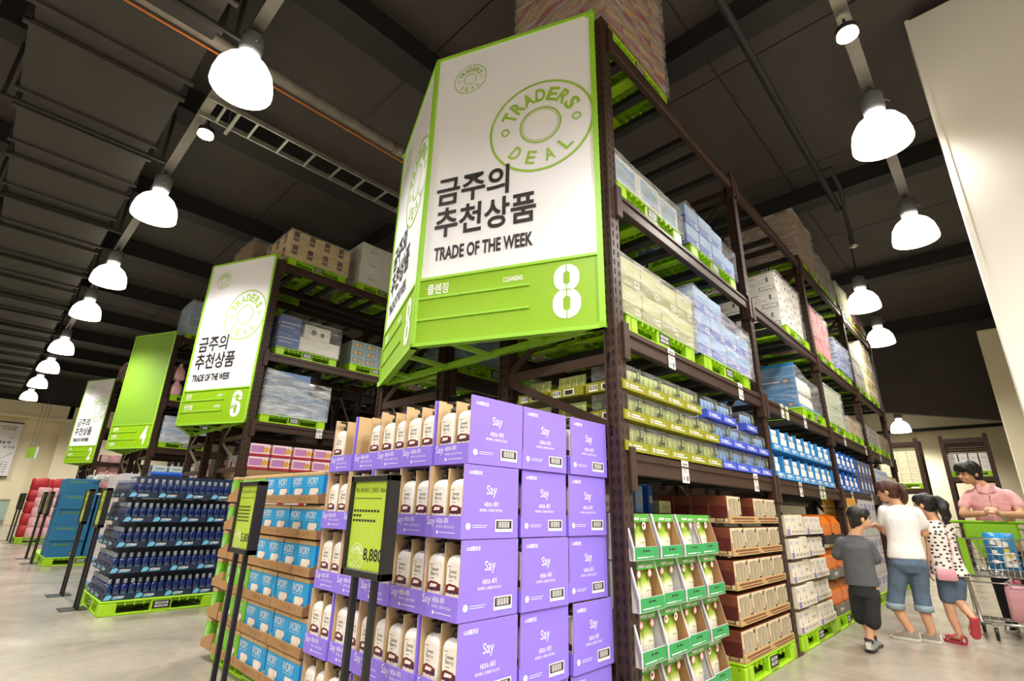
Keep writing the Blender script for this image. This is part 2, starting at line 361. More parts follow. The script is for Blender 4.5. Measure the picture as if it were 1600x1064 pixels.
m = MB(); m.box(-.28, .28, -.02, .02, -.05, -.01); obj('support_bar', m.mesh('bar', STEEL), t, (0, -1.02, 0)); m = MB(); m.tube([(0, 0, -.03), (0, 0, 1.2)], .008, 5); sr_ = m.mesh('rod', STEEL); [obj('hanger_rod', sr_, t, (x, -1.02, 0)) for x in (-.26, .26)]
m = MB(); m.tube([(-1.17, -1, 6.45), (-1.17, 9.6, 6.45)], .05, 8); m.tube([(-1.17, 8.2, 6.45), (-1.0, 8.2, 6.45), (-1.0, 8.9, 6.4), (-1.1, 9.6, 6.4), (-1.16, 10.4, 6.1)], .03, 7)
tag(obj('sprinkler_pipe', m.mesh('pipe', BLACKB)), 'black sprinkler pipe along the ceiling above the aisle with shoppers', 'pipe')
m = MB(); m.lathe([(.0, 0), (.075, .01), (.07, .02), (.02, .03), (.02, .08)], 12); obj('sprinkler_nozzle', m.mesh('nozzle', STEEL), bpy.data.objects['sprinkler_pipe'], (-1.16, 10.4, 6.03))

# ------------------------------------------------------------------ lamps
SHADE = mat('lit glass shade', 'fff8ea', .3, var=0, emit=3.2, emit_col='fff4df')
HOUSE = mat('lamp housing grey', '77787a', .45, var=.03)
NECK = mat('white lamp neck', 'f4f1e8', .4, var=0, emit=1.2)
RAIL = mat('lamp rail steel', '6a645c', .5, metal=.4, var=.1)
m = MB(); m.lathe([(.30, -.20), (.305, -.19), (.30, -.10), (.275, .02), (.22, .12), (.14, .19), (.07, .21), (.065, .20), (.13, .18), (.21, .11), (.262, .015), (.285, -.10), (.288, -.19)], 24, cap=False); SH = m.mesh('lamp shade', SHADE)
m = MB(); m.lathe([(.07, .20), (.105, .23), (.11, .28), (.06, .30)], 16); [m.tube([(.08 * cos(a), .08 * sin(a), .2), (.09 * cos(a), .09 * sin(a), .34)], .008, 5) for a in (0, 2.1, 4.2)]; NK = m.mesh('lamp neck', NECK)
m = MB(); m.lathe([(.115, .30), (.12, .31), (.12, .52), (.10, .54), (.03, .56), (.03, .60)], 18); m.tube([(.13, 0, .40), (.16, 0, .36)], .012, 6); HS = m.mesh('lamp housing', HOUSE)
LAMPD = None
def lamp(x, y, z, label, group, light=True, zr=6.22):
    t = thing('pendant_lamp', label, 'lamp', (x, y, z), 0, group)
    obj('lamp_shade', SH, t); obj('lamp_neck', NK, t); obj('lamp_housing', HS, t)
    m = MB(); m.tube([(0, 0, .58), (0, 0, zr - z)], .012, 6); obj('hanging_rod', m.mesh('rod', BLACKB), t)
    if light:
        ld = bpy.data.lights.get('lamp light')
        if not ld:
            ld = bpy.data.lights.new('lamp light', 'SPOT'); ld.energy = LAMP_POWER; ld.color = LAMP_COLOR; ld.shadow_soft_size = .22; ld.spot_size = RD(150); ld.spot_blend = .8
        obj('bulb', ld, t, (0, 0, -.26))
def rail(pts, label):
    m = MB(); a, b = pts; m.bar(a, b, .13, .06); m.bar((a[0], a[1], a[2] + .05), (b[0], b[1], b[2] + .05), .05, .06)
    tag(obj('lamp_rail', m.mesh('lamp rail', RAIL)), label, 'rail')
rail(((3, .98, 6.24), (-34, .98, 6.24)), 'long pale metal rail carrying the lamps beside the air duct')
rail(((-.235, -6, 6.24), (-.235, 11, 6.24)), 'pale metal rail carrying lamps above the aisle with the shoppers')
G1 = 'pendant lamps in a row beside the duct'; G2 = 'pendant lamps over the shoppers aisle'
for i, x in enumerate((-5.07, -8.79, -12.5, -15.4, -19.9, -23.4, -27.1, -31.1)):
    lamp(x, .98, 5.6, 'lit white pendant lamp, %s nearest in the row beside the duct' % ORD[i] if i else 'lit white pendant lamp, nearest and largest in the row beside the duct', G1)
lamp(-.235, 6.5, 5.6, 'large lit pendant lamp over the aisle beside the white wall', G2)
lamp(-.245, 9.45, 5.6, 'second lit pendant lamp over the aisle beside the white wall', G2)
lamp(-1.42, 12.2, 5.6, 'lit pendant lamp partly hidden by goods atop the tall rack', G2, zr=CZ)
lamp(-1.58, 15.2, 5.62, 'lit pendant lamp hanging before the dark far bulkhead', G2, zr=CZ)
lamp(-2.35, 22.6, 4.35, 'small far pendant lamp hanging before the cream back wall', G2, zr=CZ)
for x, y, w in ((-.9, -.3, 'above the purple trays'), (2.3, .98, 'right of the purple trays'), (.9, 2.6, 'above the near end of the shoppers aisle'), (-3.0, -3.4, 'across the floor before the purple trays'), (-8.0, -3.4, 'across the floor before the mouthwash'), (-14.0, -3.4, 'across the floor before the teal cartons'),
                (-5.85, 8, 'over the aisle left of sign eight'), (-5.85, 13, 'deep in the aisle left of sign eight'), (-12.7, 8, 'over the aisle left of sign six'), (-18.6, 8, 'over the aisle left of sign four'), (1.8, -3.4, 'near the front wall by the corner'), (-1.0, -6.8, 'by the front wall facing the purple trays'), (-5.5, -6.8, 'by the front wall facing the soap'), (-10.5, -6.8, 'by the front wall facing the mouthwash'), (4.2, .5, 'beside the right wall'), (2.0, 4.0, 'before the white pillar'), (-3.2, 17.4, 'beyond the end of the big rack'), (-5.85, 4.6, 'behind the big sign over the next aisle'), (-32.6, -1.9, 'before the cream wall with the poster'), (-31.5, 5.5, 'before the cream wall behind the far rack')):
    lamp(x, y, 5.6, 'lit fill lamp added out of view ' + w, 'fill lamps added out of view', zr=CZ)  # unseen lamps added for fill light; the first follows the glare on the sign
# little spotlights on the rails
SPOT = mat('spot glow', 'fffbe0', .4, var=0, emit=25.0, emit_col='fffad2')
def spot(x, y, z, label):
    t = thing('spotlight', label, 'spotlight', (x, y, z))
    m = MB(); m.lathe([(.02, 0), (.085, -.03), (.10, -.1), (.0, -.11)], 14, cap=False); obj('lens', m.mesh('lens', SPOT), t)
    m = MB(); m.lathe([(.03, .06), (.10, .0), (.105, -.06), (.095, -.06), (.02, .02)], 14, cap=False); m.tube([(0, 0, .05), (0, 0, .16)], .015, 6); obj('spotlight_body', m.mesh('body', BLACKB), t)
spot(-7.0, 1.08, 6.08, 'small bright spotlight on the rail between the first two lamps')
spot(-.24, 5.2, 6.08, 'small bright spotlight above the big lamp by the white wall')
spot(-17.4, 1.0, 6.08, 'small glowing spotlight under the rail far along the duct')
# ------------------------------------------------------------------ pallets and racks
BROWN = mat('brown rack enamel', '3e2b21', .45, var=.10, vscale=5, bump=.05, bscale=60, spec=.35)
HOLE = mat('slot shadow', '0d0a09', .9, var=0)
BRACE = mat('bare steel brace', '7d7468', .45, metal=.4, var=.1)
GREEN = mat('green pallet plastic', '9fd01c', .38, var=.05, vscale=5)
PLATE = mat('pallet plate', '2a2a28', .5, var=0)
TAGW = mat('price tag card', 'e6e1d8', .6, var=.02)
def pallet_mesh(h=.15):
    m = MB(); a = .55
    m.box(-a, a, -a, a, h - .022, h, 0, b=.008)
    for y in (-a, a - .07):            # side walls with two fork openings
        for x0, x1 in ((-a, -.40), (-.10, .10), (.40, a)): m.box(x0, x1, y, y + .07, .0, h - .02, 0, b=.012)
        m.box(-a, a, y, y + .07, .0, .02, 0, b=.004)
    for x in (-a, a - .07):
        for y0, y1 in ((-a + .03, -.40), (-.10, .10), (.40, a - .03)): m.box(x, x + .07, y0, y1, .0, h - .02, 0, b=.012)
        m.box(x, x + .07, -a, a, .0, .02, 0, b=.004)
    m.box(-.10, .10, -.10, .10, .01, h - .02, 0); m.box(-.06, .06, -a, a, .0, .02); m.box(-a, a, -.06, .06, .0, .02)
    for i in range(13):                # grid of ribs seen from below
        c = -a + .05 + i * .0833; m.box(c - .006, c + .006, -a, a, h - .055, h - .022); m.box(-a, a, c - .006, c + .006, h - .055, h - .022)
    return m.mesh('pallet', GREEN)
PALLET = pallet_mesh(); PALLET_LOW = pallet_mesh(.075)
def plate_mesh(h=.15):
    m = MB()
    for k in range(4):
        m.M = Matrix.Rotation(k * pi / 2, 4, 'Z'); z0, z1 = .035, h - .03; m.rect(-.085, .085, z0, z1, -.5515, 0)
        for q in (0, 1): m.rect(-.06, .06, z0 + (z1 - z0) * (.2 + .38 * q), z0 + (z1 - z0) * (.42 + .38 * q), -.552, 1)
        m.rect(-.05, .05, z0 + (z1 - z0) * .26, z0 + (z1 - z0) * .36, -.5525, 0); m.rect(-.05, .05, z0 + (z1 - z0) * .64, z0 + (z1 - z0) * .74, -.5525, 0)
    return m.mesh('pallet plate', PLATE, WINK)
PPL = plate_mesh(); PPLL = plate_mesh(.075)
def pallet(x, y, z, label, group='green plastic pallets', sx=1.0, sy=1.0, low=False):
    t = thing('plastic_pallet', label, 'pallet', (x, y, z), 0, group); t.scale = (sx, sy, 1)
    obj('deck', PALLET_LOW if low else PALLET, t); obj('maker_plate', PPLL if low else PPL, t)['kind'] = 'stuff'; return t
LV = (1.57, 2.42, 3.53, 5.13); LV6 = (1.60, 2.44, 3.58, 5.22)
RX = (-1.70, -8.36, -14.55, -22.3); RY = 2.82; BAY = 2.82
m = MB(); m.box(-.045, .045, -.045, .045, 0, 5.25, 0); m.box(-.075, .075, -.075, .075, 0, .02, 0); m.box(-.05, -.035, -.055, .055, .02, 5.25, 0); m.box(.035, .05, -.055, .055, .02, 5.25, 0)
UPR = m.mesh('upright', BROWN)
m = MB()
for i in range(68):
    z = .12 + i * .075
    for sg in (-1, 1):
        for y in (-.028, .028): m.add([(sg * .0508, y - .0085, z - .02), (sg * .0508, y + .0085, z - .02), (sg * .0508, y + .0065, z + .02), (sg * .0508, y - .0065, z + .02)], [(0, 1, 2, 3) if sg > 0 else (3, 2, 1, 0)], 0)
    for x in (-.022, .022): m.add([(x - .007, -.0558, z - .016), (x + .007, -.0558, z - .016), (x + .007, -.0558, z + .016), (x - .007, -.0558, z + .016)], [(0, 1, 2, 3)], 0)
SLOTS = m.mesh('upright slots', HOLE)
def beam_mesh(L):
    m = MB(); m.box(-.028, .028, .05, L - .05, -.14, 0, 0, b=.006); m.box(-.028, .04, .05, L - .05, -.05, -.04, 0)
    for y in (.05, L - .05): m.box(-.034, .052, y - .035, y + .035, -.24, .03, 0, b=.004)
    return m.mesh('beam', BROWN)
BEAM = beam_mesh(BAY)
m = MB(); m.box(-1.08, -.04, -.045, .045, -.075, -.015); CROSS = m.mesh('cross bar', BLACKB)
DEP = 1.1
def rack(ri, label, nbay, lv, units=(0, 1), group='pallet racks', top=5.25):
    X = RX[ri]
    for u in units:
        x0 = X - u * 1.83
        t = thing('pallet_rack', label[u], 'rack', (x0, RY, 0), 0, group)
        for k in range(nbay + 1):
            for dx in (-.05, -1.06):
                q = obj('upright', UPR, t, (dx, k * BAY, 0)); obj('slot_hole', SLOTS, q)['kind'] = 'stuff'
            zz = [.3, 1.0, 1.7, 2.19, 2.9, 3.6, 4.3, 5.0] if k == 0 else [.3, 1.5, 2.7, 3.9, 5.0]
            for i, z in enumerate(zz):
                if i % 2 == 0 or z == 2.19:
                    m = MB(); m.box(-1.05, -.06, -.045, -.02, z - .035, z + .035); obj('strut', m.mesh('strut', BROWN), t, (0, k * BAY, 0))
                if i < len(zz) - 1:
                    m = MB(); z1 = zz[i + 1]; a, b = ((-1.02, -.09) if i % 2 else (-.09, -1.02)); m.bar((a, -.03, z + .03), (b, -.03, z1 - .03), .012, .06); obj('brace', m.mesh('brace', BROWN if ri == 0 else BRACE), t, (0, k * BAY, 0))
        for k in range(nbay):
            for z in lv:
                for dx, rz in ((-.026, 0), (-1.08, pi)):
                    o = obj('beam', BEAM, t, (dx, k * BAY + (BAY if rz else 0), z), rz)
                for y in (.35, .8, 1.1, 1.68, 2.0, 2.5): obj('cross_bar', CROSS, t, (0, k * BAY + y, z))
rack(0, ('tall brown pallet rack along the shoppers aisle behind sign eight', 'brown pallet rack back to back behind sign eight, its far side'), 4, LV)
rack(1, ('tall brown pallet rack behind the white sign six', 'brown pallet rack back to back behind sign six, its far side'), 2, LV6)
rack(2, ('tall brown pallet rack behind the plain green sign four', 'brown pallet rack back to back behind sign four, its far side'), 1, LV6)
rack(3, ('tall brown pallet rack behind the small white sign two', 'brown pallet rack back to back behind sign two, its far side'), 1, LV6)

# ------------------------------------------------------------------ aisle signs
SGREEN = mat('sign green', '8fbe12', .42, var=.03, vscale=1.5); SLIGHT = mat('sign light green edge', '9ad238', .4, var=.02)
SWHITE = mat('sign white board', 'f4f4fa', .32, var=.01, vscale=1); SGREEN4 = mat('sign plain green', '7fab2c', .6, var=.02)
def sign(X, num, rows, label, plain=False):
    W = 2.84; t = thing('aisle_sign', label, 'sign', (X, 2.765, 0), 0, 'aisle signs on the rack ends')
    z0, z1, zw = 2.40, 5.36, 2.99; A = Vector((-W / 2, -.60)); 
    for side, E0 in (('r', Vector((0, 0))), ('l', Vector((-W, 0)))):
        a, b = (A, E0) if side == 'r' else (E0, A)
        u = (b - a); L = u.length; u.normalize()
        M = Matrix(((u.x, -u.y, 0, a.x), (u.y, u.x, 0, a.y), (0, 0, 1, 0), (0, 0, 0, 1)))
        m = MB(M); m.box(.03, L - .04, 0, .03, zw, z1 - .03, 0); obj('white_panel' if not plain else 'green_panel', m.mesh('board', SGREEN4 if plain else SWHITE), t)
        m = MB(M); m.box(.03, L - .04, 0, .03, z0 + .03, zw, 0); obj('category_panel', m.mesh('category panel', SGREEN), t)
        m = MB(M)
        m.box(0, .03, -.012, .04, z0, z1); m.box(L - .045, L, -.012, .04, z0, z1); m.box(0, L, -.012, .05, z1 - .03, z1); m.box(0, L, -.012, .05, z0, z0 + .03); m.box(.03, L - .045, -.012, .0, zw - .022, zw)
        obj('sign_frame', m.mesh('sign frame', SLIGHT), t)
        m = MB(M)
        for q in (1, 2): m.box(.03, L * .635, -.012, 0, z0 + .03 + q * .185, z0 + .048 + q * .185)
        obj('divider_strip', m.mesh('divider strips', SLIGHT), t)
        if not plain:
            m = MB(M); m.logo(L * .685, 4.27, .46, -.004, 0); m.logo(L * .24, 5.0, .165, -.004, 0); obj('stamp_logo', m.mesh('stamp logo', GINK), t)
            m = MB(M); k = L / 1.6
            m.text('금주의', .12 * k, 3.66, .285, -.006, 0, w=.70 * k, bold=.022); m.text('추천상품', .125 * k, 3.35, .285, -.006, 0, w=.94 * k, bold=.022)
            m.text('TRADE OF THE WEEK', .14 * k, 3.135, .125, -.006, 0, w=.90 * k, bold=.03); obj('lettering', m.mesh('lettering', INK), t)
        m = MB(M)
        for q, (kr, en, wk) in enumerate(rows):
            z = zw - .155 - q * .185; m.text(kr, .10, z, .095, -.003, 0, w=wk, bold=.02)
            if en: m.text(en, L * .60, z + .02, .042, -.003, 0, w=.018 * len(en), bold=.02, al='r')
        obj('category_lettering', m.mesh('category lettering', WINK), t); m = MB(M)
        m.numeral(num, L * .82, z0 + .10, .43, .21 if num in '864' else .19, -.003, 0)
        if num in '86': m.rect(L * .82 - .004, L * .82 + .004, z0 + .09, z0 + (.54 if num == '8' else .34), -.0045, 1)
        obj('number', m.mesh('number', WINK, SGREEN), t)
    m = MB(); m.box(-W, 0, -.03, .02, z1 - .05, z1); obj('back_frame', m.mesh('back frame', SLIGHT), t)
    m = MB(); m.box(-W, 0, -.03, .02, z0, z0 + .05)
    for i in range(1, 5):
        x = -W * i / 5; yf = -.6 * (1 - abs(x + W / 2) / (W / 2)); m.box(x - .025, x + .025, yf + .03, 0, z0 + .005, z0 + .035)
    obj('back_frame', m.mesh('back frame', SLIGHT), t)
sign(-1.77, '8', [('클렌징', 'CLEANSING', .19)], 'largest white and green aisle sign, number eight, on the near rack end')
sign(-8.41, '6', [('로션', 'LOTION', .12), ('썬크림', 'SUNCREAM', .19)], 'white and green aisle sign with number six')
sign(-14.6, '4', [('살충제', '', .19), ('방향제', '', .19), ('방향제', '', .19)], 'plain green aisle sign with number four and no white board', True)
sign(-22.35, '2', [('캔디', '', .11), ('초콜릿과자', '', .26)], 'small far white and green aisle sign with number two')
# ------------------------------------------------------------------ shared pieces for goods
KRAFT = mat('kraft board', 'a87f52', .8, var=.07, vscale=5); KRAFTD = mat('kraft board dark', '94744c', .8, var=.08, vscale=5); KRAFTL = mat('kraft inside', 'c4a476', .8, var=.05)
PURPLE = mat('purple carton', '8f76e6', .6, var=.03, vscale=3); WPL = mat('white plastic', 'f2efec', .28, var=.01, coat=.2); BLK = mat('black plastic', '1c1b1c', .35, var=0)
LABELC = mat('cream label', 'efe9e0', .55, var=.03); BERRY = mat('berry red print', '6a1d22', .5, var=.2, vscale=60); BERRY2 = mat('berry blue print', '3a2748', .5, var=.1, vscale=50)
PWH = mat('carton white ink', 'efeafc', .6, var=0)
def loft(m, secs, mi=0, k=3, smooth=True):
    """rounded-rectangle body: secs = (z, half width, half depth, radius, cx, cy)"""
    n = 4 * (k + 1); vs = []; fs = []
    for s in secs:
        z, a, b, r = s[:4]; cx, cy = (s[4], s[5]) if len(s) > 4 else (0, 0); r = min(r, a, b)
        for q, (sx, sy) in enumerate(((1, 1), (-1, 1), (-1, -1), (1, -1))):
            for j in range(k + 1):
                g = q * pi / 2 + j * pi / 2 / k; vs.append((cx + sx * (a - r) + r * cos(g), cy + sy * (b - r) + r * sin(g), z))
    for i in range(len(secs) - 1):
        for j in range(n): fs.append((i * n + j, i * n + (j + 1) % n, (i + 1) * n + (j + 1) % n, (i + 1) * n + j))
    m.add(vs, fs, mi, smooth)
    m.add(vs[:n], [tuple(range(n))[::-1]], mi); m.add(vs[-n:], [tuple(range(n))], mi)
def tray_box(m, w, d, h, lip, back=None, wall=.006, out=0, inn=1, slope=None):
    """open-fronted shelf tray: floor, back, two sides (sloped when asked) and a low front lip; front is y=0"""
    back = back or h
    m.box(-w / 2, w / 2, 0, d, 0, wall, out); m.box(-w / 2, w / 2, d - wall, d, wall, back, out); m.box(-w / 2 + wall, w / 2 - wall, d - wall - .002, d - wall, wall, back - .002, inn)
    m.box(-w / 2, w / 2, 0, wall, wall, lip, out); m.box(-w / 2 + wall, w / 2 - wall, wall, wall + .002, wall, lip - .001, inn)
    for s in (-1, 1):
        if slope is None: P = [(wall, wall), (d - wall, wall), (d - wall, h), (wall, h)]
        else: P = [(wall, wall), (d - wall, wall), (d - wall, h), (slope, h), (wall, lip)]
        a = s * w / 2; m.prism(P, min(a, a - s * wall * .5), max(a, a - s * wall * .5), 'x', out); b = a - s * wall * .5; m.prism(P, min(b, b - s * wall * .5), max(b, b - s * wall * .5), 'x', inn)

# ------------------------------------------------------------------ purple lotion display
W, D, H = .266, .375, .335
m = MB(); tray_box(m, W - .004, D, H - .004, .098, out=0, inn=1); m.box(-.003, .003, .02, D - .02, .01, H - .02, 1)
m.text('Say', -.118, .045, .048, -.0012, 2, w=.06, bold=.0); m.text('HEXA 세이', -.045, .062, .028, -.0012, 2, w=.085, bold=.015); m.text('베리베리 스윗베리 바디워시', -.045, .042, .014, -.0012, 2, w=.13)
m.disc(-.035, .024, .008, -.0012, 2, 6); m.rect(-.02, .09, .023, .026, -.0012, 2)
m.M = Matrix.Translation((W / 2 - .0015, 0, 0)) @ Matrix.Rotation(pi / 2, 4, 'Z')   # printed long side, facing +x
m.text('LG생활건강', .035, .285, .020, -.0012, 2, w=.085, bold=.03); m.text('Say', .185, .185, .055, -.0012, 2, w=.068, bold=.005, al='c'); m.text('feels as you', .195, .222, .010, -.0012, 2, w=.05, al='c')
m.text('HEXA 세이', .185, .140, .026, -.0012, 2, w=.092, bold=.015, al='c'); m.text('베리베리 스윗베리 바디워시', .185, .118, .015, -.0012, 2, w=.15, bold=.01, al='c')
m.disc(.042, .055, .016, -.0012, 2, 6); m.rect(.068, .165, .058, .0605, -.0012, 2); m.rect(.068, .155, .049, .0515, -.0012, 2); m.barcode(.215, .335, .028, .085, -.0012, 3, 4)
m.M = None
PTRAY = m.mesh('lotion tray', PURPLE, mat('light kraft board', 'cdb083', .8, var=.05, vscale=5), PWH, PAPER, INK)
m = MB(); loft(m, [(0, .052, .04, .02), (.006, .056, .043, .018), (.222, .056, .043, .018), (.240, .052, .040, .022), (.252, .040, .032, .024), (.258, .020, .020, .02)]); LBODY = m.mesh('lotion bottle', WPL)
m = MB(); m.lathe([(.019, .257), (.019, .283), (.012, .285), (.009, .287), (.009, .303), (.017, .304), (.017, .314), (.012, .318)], 12); m.box(-.008, .008, -.045, .0, .304, .314); LPUMP = m.mesh('lotion pump', BLK)
m = MB(); y = -.0438; m.rect(-.044, .044, .05, .222, y, 0); q_ = len(m.v); m.text('Sweet', -.026, .182, .017, y - .0006, 1, w=.052); m.text('Berry', -.026, .158, .021, y - .0006, 1, w=.052); m.rect(-.026, 0, .150, .153, y - .0006, 4); m.rect(-.037, -.012, .208, .211, y - .0006, 4)
m.M = Matrix.Translation((0, 0, .092)) @ Matrix.Diagonal((1.1, 1, .75, 1))
m.add([(-.040, y - .0006, .012), (.040, y - .0006, .012), (.040, y - .0006, .040), (.022, y - .0006, .058), (-.02, y - .0006, .064), (-.040, y - .0006, .052)], [(0, 1, 2, 3, 4, 5)], 2)
for a, b, r, q in ((.03, .024, .011, 3), (.012, .018, .010, 2), (-.012, .020, .012, 3), (.034, .044, .008, 2), (-.032, .02, .009, 2)): m.disc(a, b, r, y - .0010, q, 8)
m.add([(-.028, y - .0012, .028), (.014, y - .0012, .032), (.018, y - .0012, .048), (-.022, y - .0012, .05)], [(0, 1, 2, 3)], 0); m.M = None; LLAB = m.mesh('lotion label', LABELC, INK, BERRY, BERRY2, LINEK)
def lotion(x, y, z, rz, label, group):
    t = thing('lotion_bottle', label, 'bottle', (x, y, z), rz, group); b = obj('bottle_body', LBODY, t); obj('label', LLAB, b); obj('pump', LPUMP, t)
PX0, PY0, PZ0, NP = -3.145, 1.585, .065, 5
for r in range(NP):
    z = PZ0 + (NP - 1 - r) * H; row = ROWN(r, NP)
    for c in range(5):
        x = PX0 + W / 2 + c * W + (.004 * ((r * 3 + c) % 3 - 1)); y = PY0 + .006 * ((r + 2 * c) % 3 - 1) + (0 if r else .012)
        solo('display_tray', PTRAY, 'purple open display tray, %s from left in the %s row' % (ORD[c], row), 'display tray', (x, y, z), 0, 'purple lotion trays facing front')
        for s in (-1, 1):
            if r == 0 and ((c == 0 and s == 1) or (c == 1 and s == -1)): continue
            lotion(x + s * .066 - (.02 if (r == 0 and c == 0) else 0), y + .062, z + .007, .05 * ((r + c + s) % 3 - 1), 'white lotion bottle, %s of two in %s tray from left, %s purple row' % ('left' if s < 0 else 'right', ORD[c], row), 'white lotion bottles')
    for k in (1, 2):
        y = PY0 + k * (D + .022) + .006 * ((r + k) % 3 - 1); x = PX0 + 4.5 * W + .01 * ((r * 2 + k) % 3 - 1)
        solo('display_tray', PTRAY, 'purple carton with white print, %s one behind the front, %s row' % (ORD[k - 1], row), 'display tray', (x, y, z), 0, 'purple lotion trays along the side')
        lotion(x + .066, y + .06, z + .007, 0, 'white lotion bottle glimpsed before %s side carton, %s purple row' % (ORD[k - 1], row), 'white lotion bottles')
pallet(PX0 + .665, PY0 + .6, 0, 'low green pallet under the purple lotion trays', sx=1.2, sy=1.05, low=True)

# ------------------------------------------------------------------ soap display
BLUE = mat('soap pack blue', '22a0dd', .5, var=.03); SGRN = mat('soap pack green', '73c02c', .5, var=.03); SOAP = mat('soap print cream', 'efe6da', .5, var=.03); PINKD = mat('pink dot print', 'e39a95', .5, var=0)
def soap_mesh(col):
    m = MB(); m.box(-.118, .118, 0, .105, 0, .178, 0, b=.006); m.box(-.1185, .1185, -.0005, .1055, .176, .205, 1, b=.006)
    m.text('IVORY', -.10, .118, .048, -.0015, 2, w=.15, bold=.005); m.rect(-.098, .03, .108, .11, -.0015, 2); m.rect(-.05, .05, .03, .092, -.0015, 3); m.rect(-.056, .03, .022, .08, -.002, 3); m.disc(.056, .075, .022, -.0024, 4, 12); m.disc(.056, .075, .017, -.0028, 3, 12)
    m.M = Matrix.Translation((.118, 0, 0)) @ Matrix.Rotation(pi / 2, 4, 'Z'); m.text('PURE CLEAN', .046, .03, .016, -.0015, 2, w=.10, bold=.02, al='l', rot=pi / 2); m.text('& PERFECT PURE', .074, .03, .016, -.0015, 2, w=.12, bold=.02, al='l', rot=pi / 2); m.rect(.03, .095, .005, .026, -.0015, 2); m.M = None
    return m.mesh('soap pack', col, KRAFTL, WINK, SOAP, PINKD)
SOAPB, SOAPG = soap_mesh(BLUE), soap_mesh(SGRN)
m = MB(); tray_box(m, .492, .24, .12, .056, out=0, inn=1, slope=.20); m.text('IVORY', -.05, .02, .018, -.0012, 2, w=.07); m.lathe([(.004, 0), (.010, .008), (.007, .02), (.004, .026)], 8, 2, .05, -.0005, .018, 1, .1); m.rect(.09, .16, .034, .037, -.0012, 2); m.rect(.09, .15, .026, .029, -.0012, 2)
STRAY = m.mesh('soap tray', KRAFT, KRAFTL, KRAFTD)
SX1, SY, SZ0, SP, NS = -3.36, 1.66, .08, .2265, 6
for r in range(NS):
    z = SZ0 + (NS - 1 - r) * SP; row = ROWN(r, NS)
    for c in range(4):
        ox = .012 * ((r * 5 + c * 3) % 3 - 1)
        if c < 3:
            x, y, rz = SX1 - .25 - c * .5 + ox, SY + .4 * ox, 0
            lab = ('blue-pack soap tray beside the purple display', 'blue-pack soap tray behind the price stand', 'green-pack soap tray behind the price stand poles')[c]
        else:
            x, y, rz = SX1 - 1.76 + ox, SY + .25, -pi / 2; lab = 'brown soap tray turned sideways, green packs peeking'
        solo('soap_tray', STRAY, '%s, %s row' % (lab, row), 'display tray', (x, y, z), rz, 'brown soap trays')
        for s in (-1, 1):
            for dep in (0, 1):
                if dep and (c != 0 or s < 0): continue
                q = place(x, y, rz) @ Vector((s * .121 + (0 if c else .004 * ((r + dep) % 2)), .02 + dep * .108, 0)); g = c >= 2
                solo('soap_pack', SOAPG if g else SOAPB, '%s soap pack, %s, %s, %s row' % ('green' if g else 'blue', ('left' if s < 0 else 'right') + ' of two', ('nearest the purple trays', 'in the second tray from purple', 'in the green tray', 'in the sideways tray')[c] + (', rear' if dep else ''), row), 'soap pack', (q.x, q.y, z + .008), rz, 'soap packs')
pallet(SX1 - .80, SY + .62, 0, 'low green pallet under the soap trays', sx=1.45, sy=1.05, low=True)

# ------------------------------------------------------------------ price stands
FRAMEK = mat('black frame', '1d1c1b', .38, var=.03)
def stand(x, y, label, price=None, title='', rz=0.0, big=True):
    t = thing('price_stand', label, 'price stand', (x, y, 0), rz, 'black price stands')
    w, z0, z1 = .175, .89, 1.345
    m = MB(); m.box(-w, w, 0, .062, z1 - .03, z1, 0, b=.003); m.box(-w, w, 0, .062, z0, z0 + .032, 0, b=.003); m.box(-w, -w + .026, 0, .062, z0, z1, 0, b=.003); m.box(w - .026, w, 0, .062, z0, z1, 0, b=.003); m.box(-w + .01, w - .01, .02, .055, z0 + .01, z1 - .01); obj('frame', m.mesh('stand frame', FRAMEK), t)
    m = MB(); m.box(-w + .024, w - .024, .014, .021, z0 + .03, z1 - .028, 0)
    c = obj('price_card', m.mesh('price card', PK), t)
    for sx in (-.085, .085):
        m = MB(); m.box(-.013, .013, .015, .045, .006, z0 + .01, 0, b=.003); obj('pole', m.mesh('pole', FRAMEK), t, (sx, 0, 0))
    m = MB(); m.box(-.14, .14, -.13, .12, 0, .007, 0, b=.002); obj('foot_plate', m.mesh('foot plate', FRAMEK), t)
    m = MB(); y = .0135
    if title: m.text(title, -.138, 1.262, .026, y, 0, w=.275, bold=.005)
    m.rect(-.138, .10, 1.236, 1.2395, y, 0)
    for i in range(3 if price == '8,880' else 5):
        z = 1.175 - i * .022
        for j in range((9, 3, 8)[i] if price == '8,880' else 8): m.rect(-.138 + j * .026, -.138 + j * .026 + .019, z, z + .011, y, 0)
    if price: m.text(price, -.012, .955, .062, y, 0, w=.032 * len(price), bold=.02)
    obj('lettering', m.mesh('lettering', INK), c)
    m = MB(); m.logo(-.072, .972, .062, .0136, 0)
    for i in range(8):
        for j in range(8): m.rect(-.11 + j * .028, -.106 + j * .028, 1.055 + i * .014, 1.058 + i * .014, .0136, 0)
    obj('stamp_logo', m.mesh('stamp logo', WINK), c)
stand(-2.235, 1.345, 'black price stand with green card reading 8,880 before purple trays', '8,880', '헥사 베리베리 스윗베리 1900ml')
stand(-3.745, 1.33, 'black price stand with green card reading 5,80 before blue soap', '5,800', '아이보리비누(10입)')

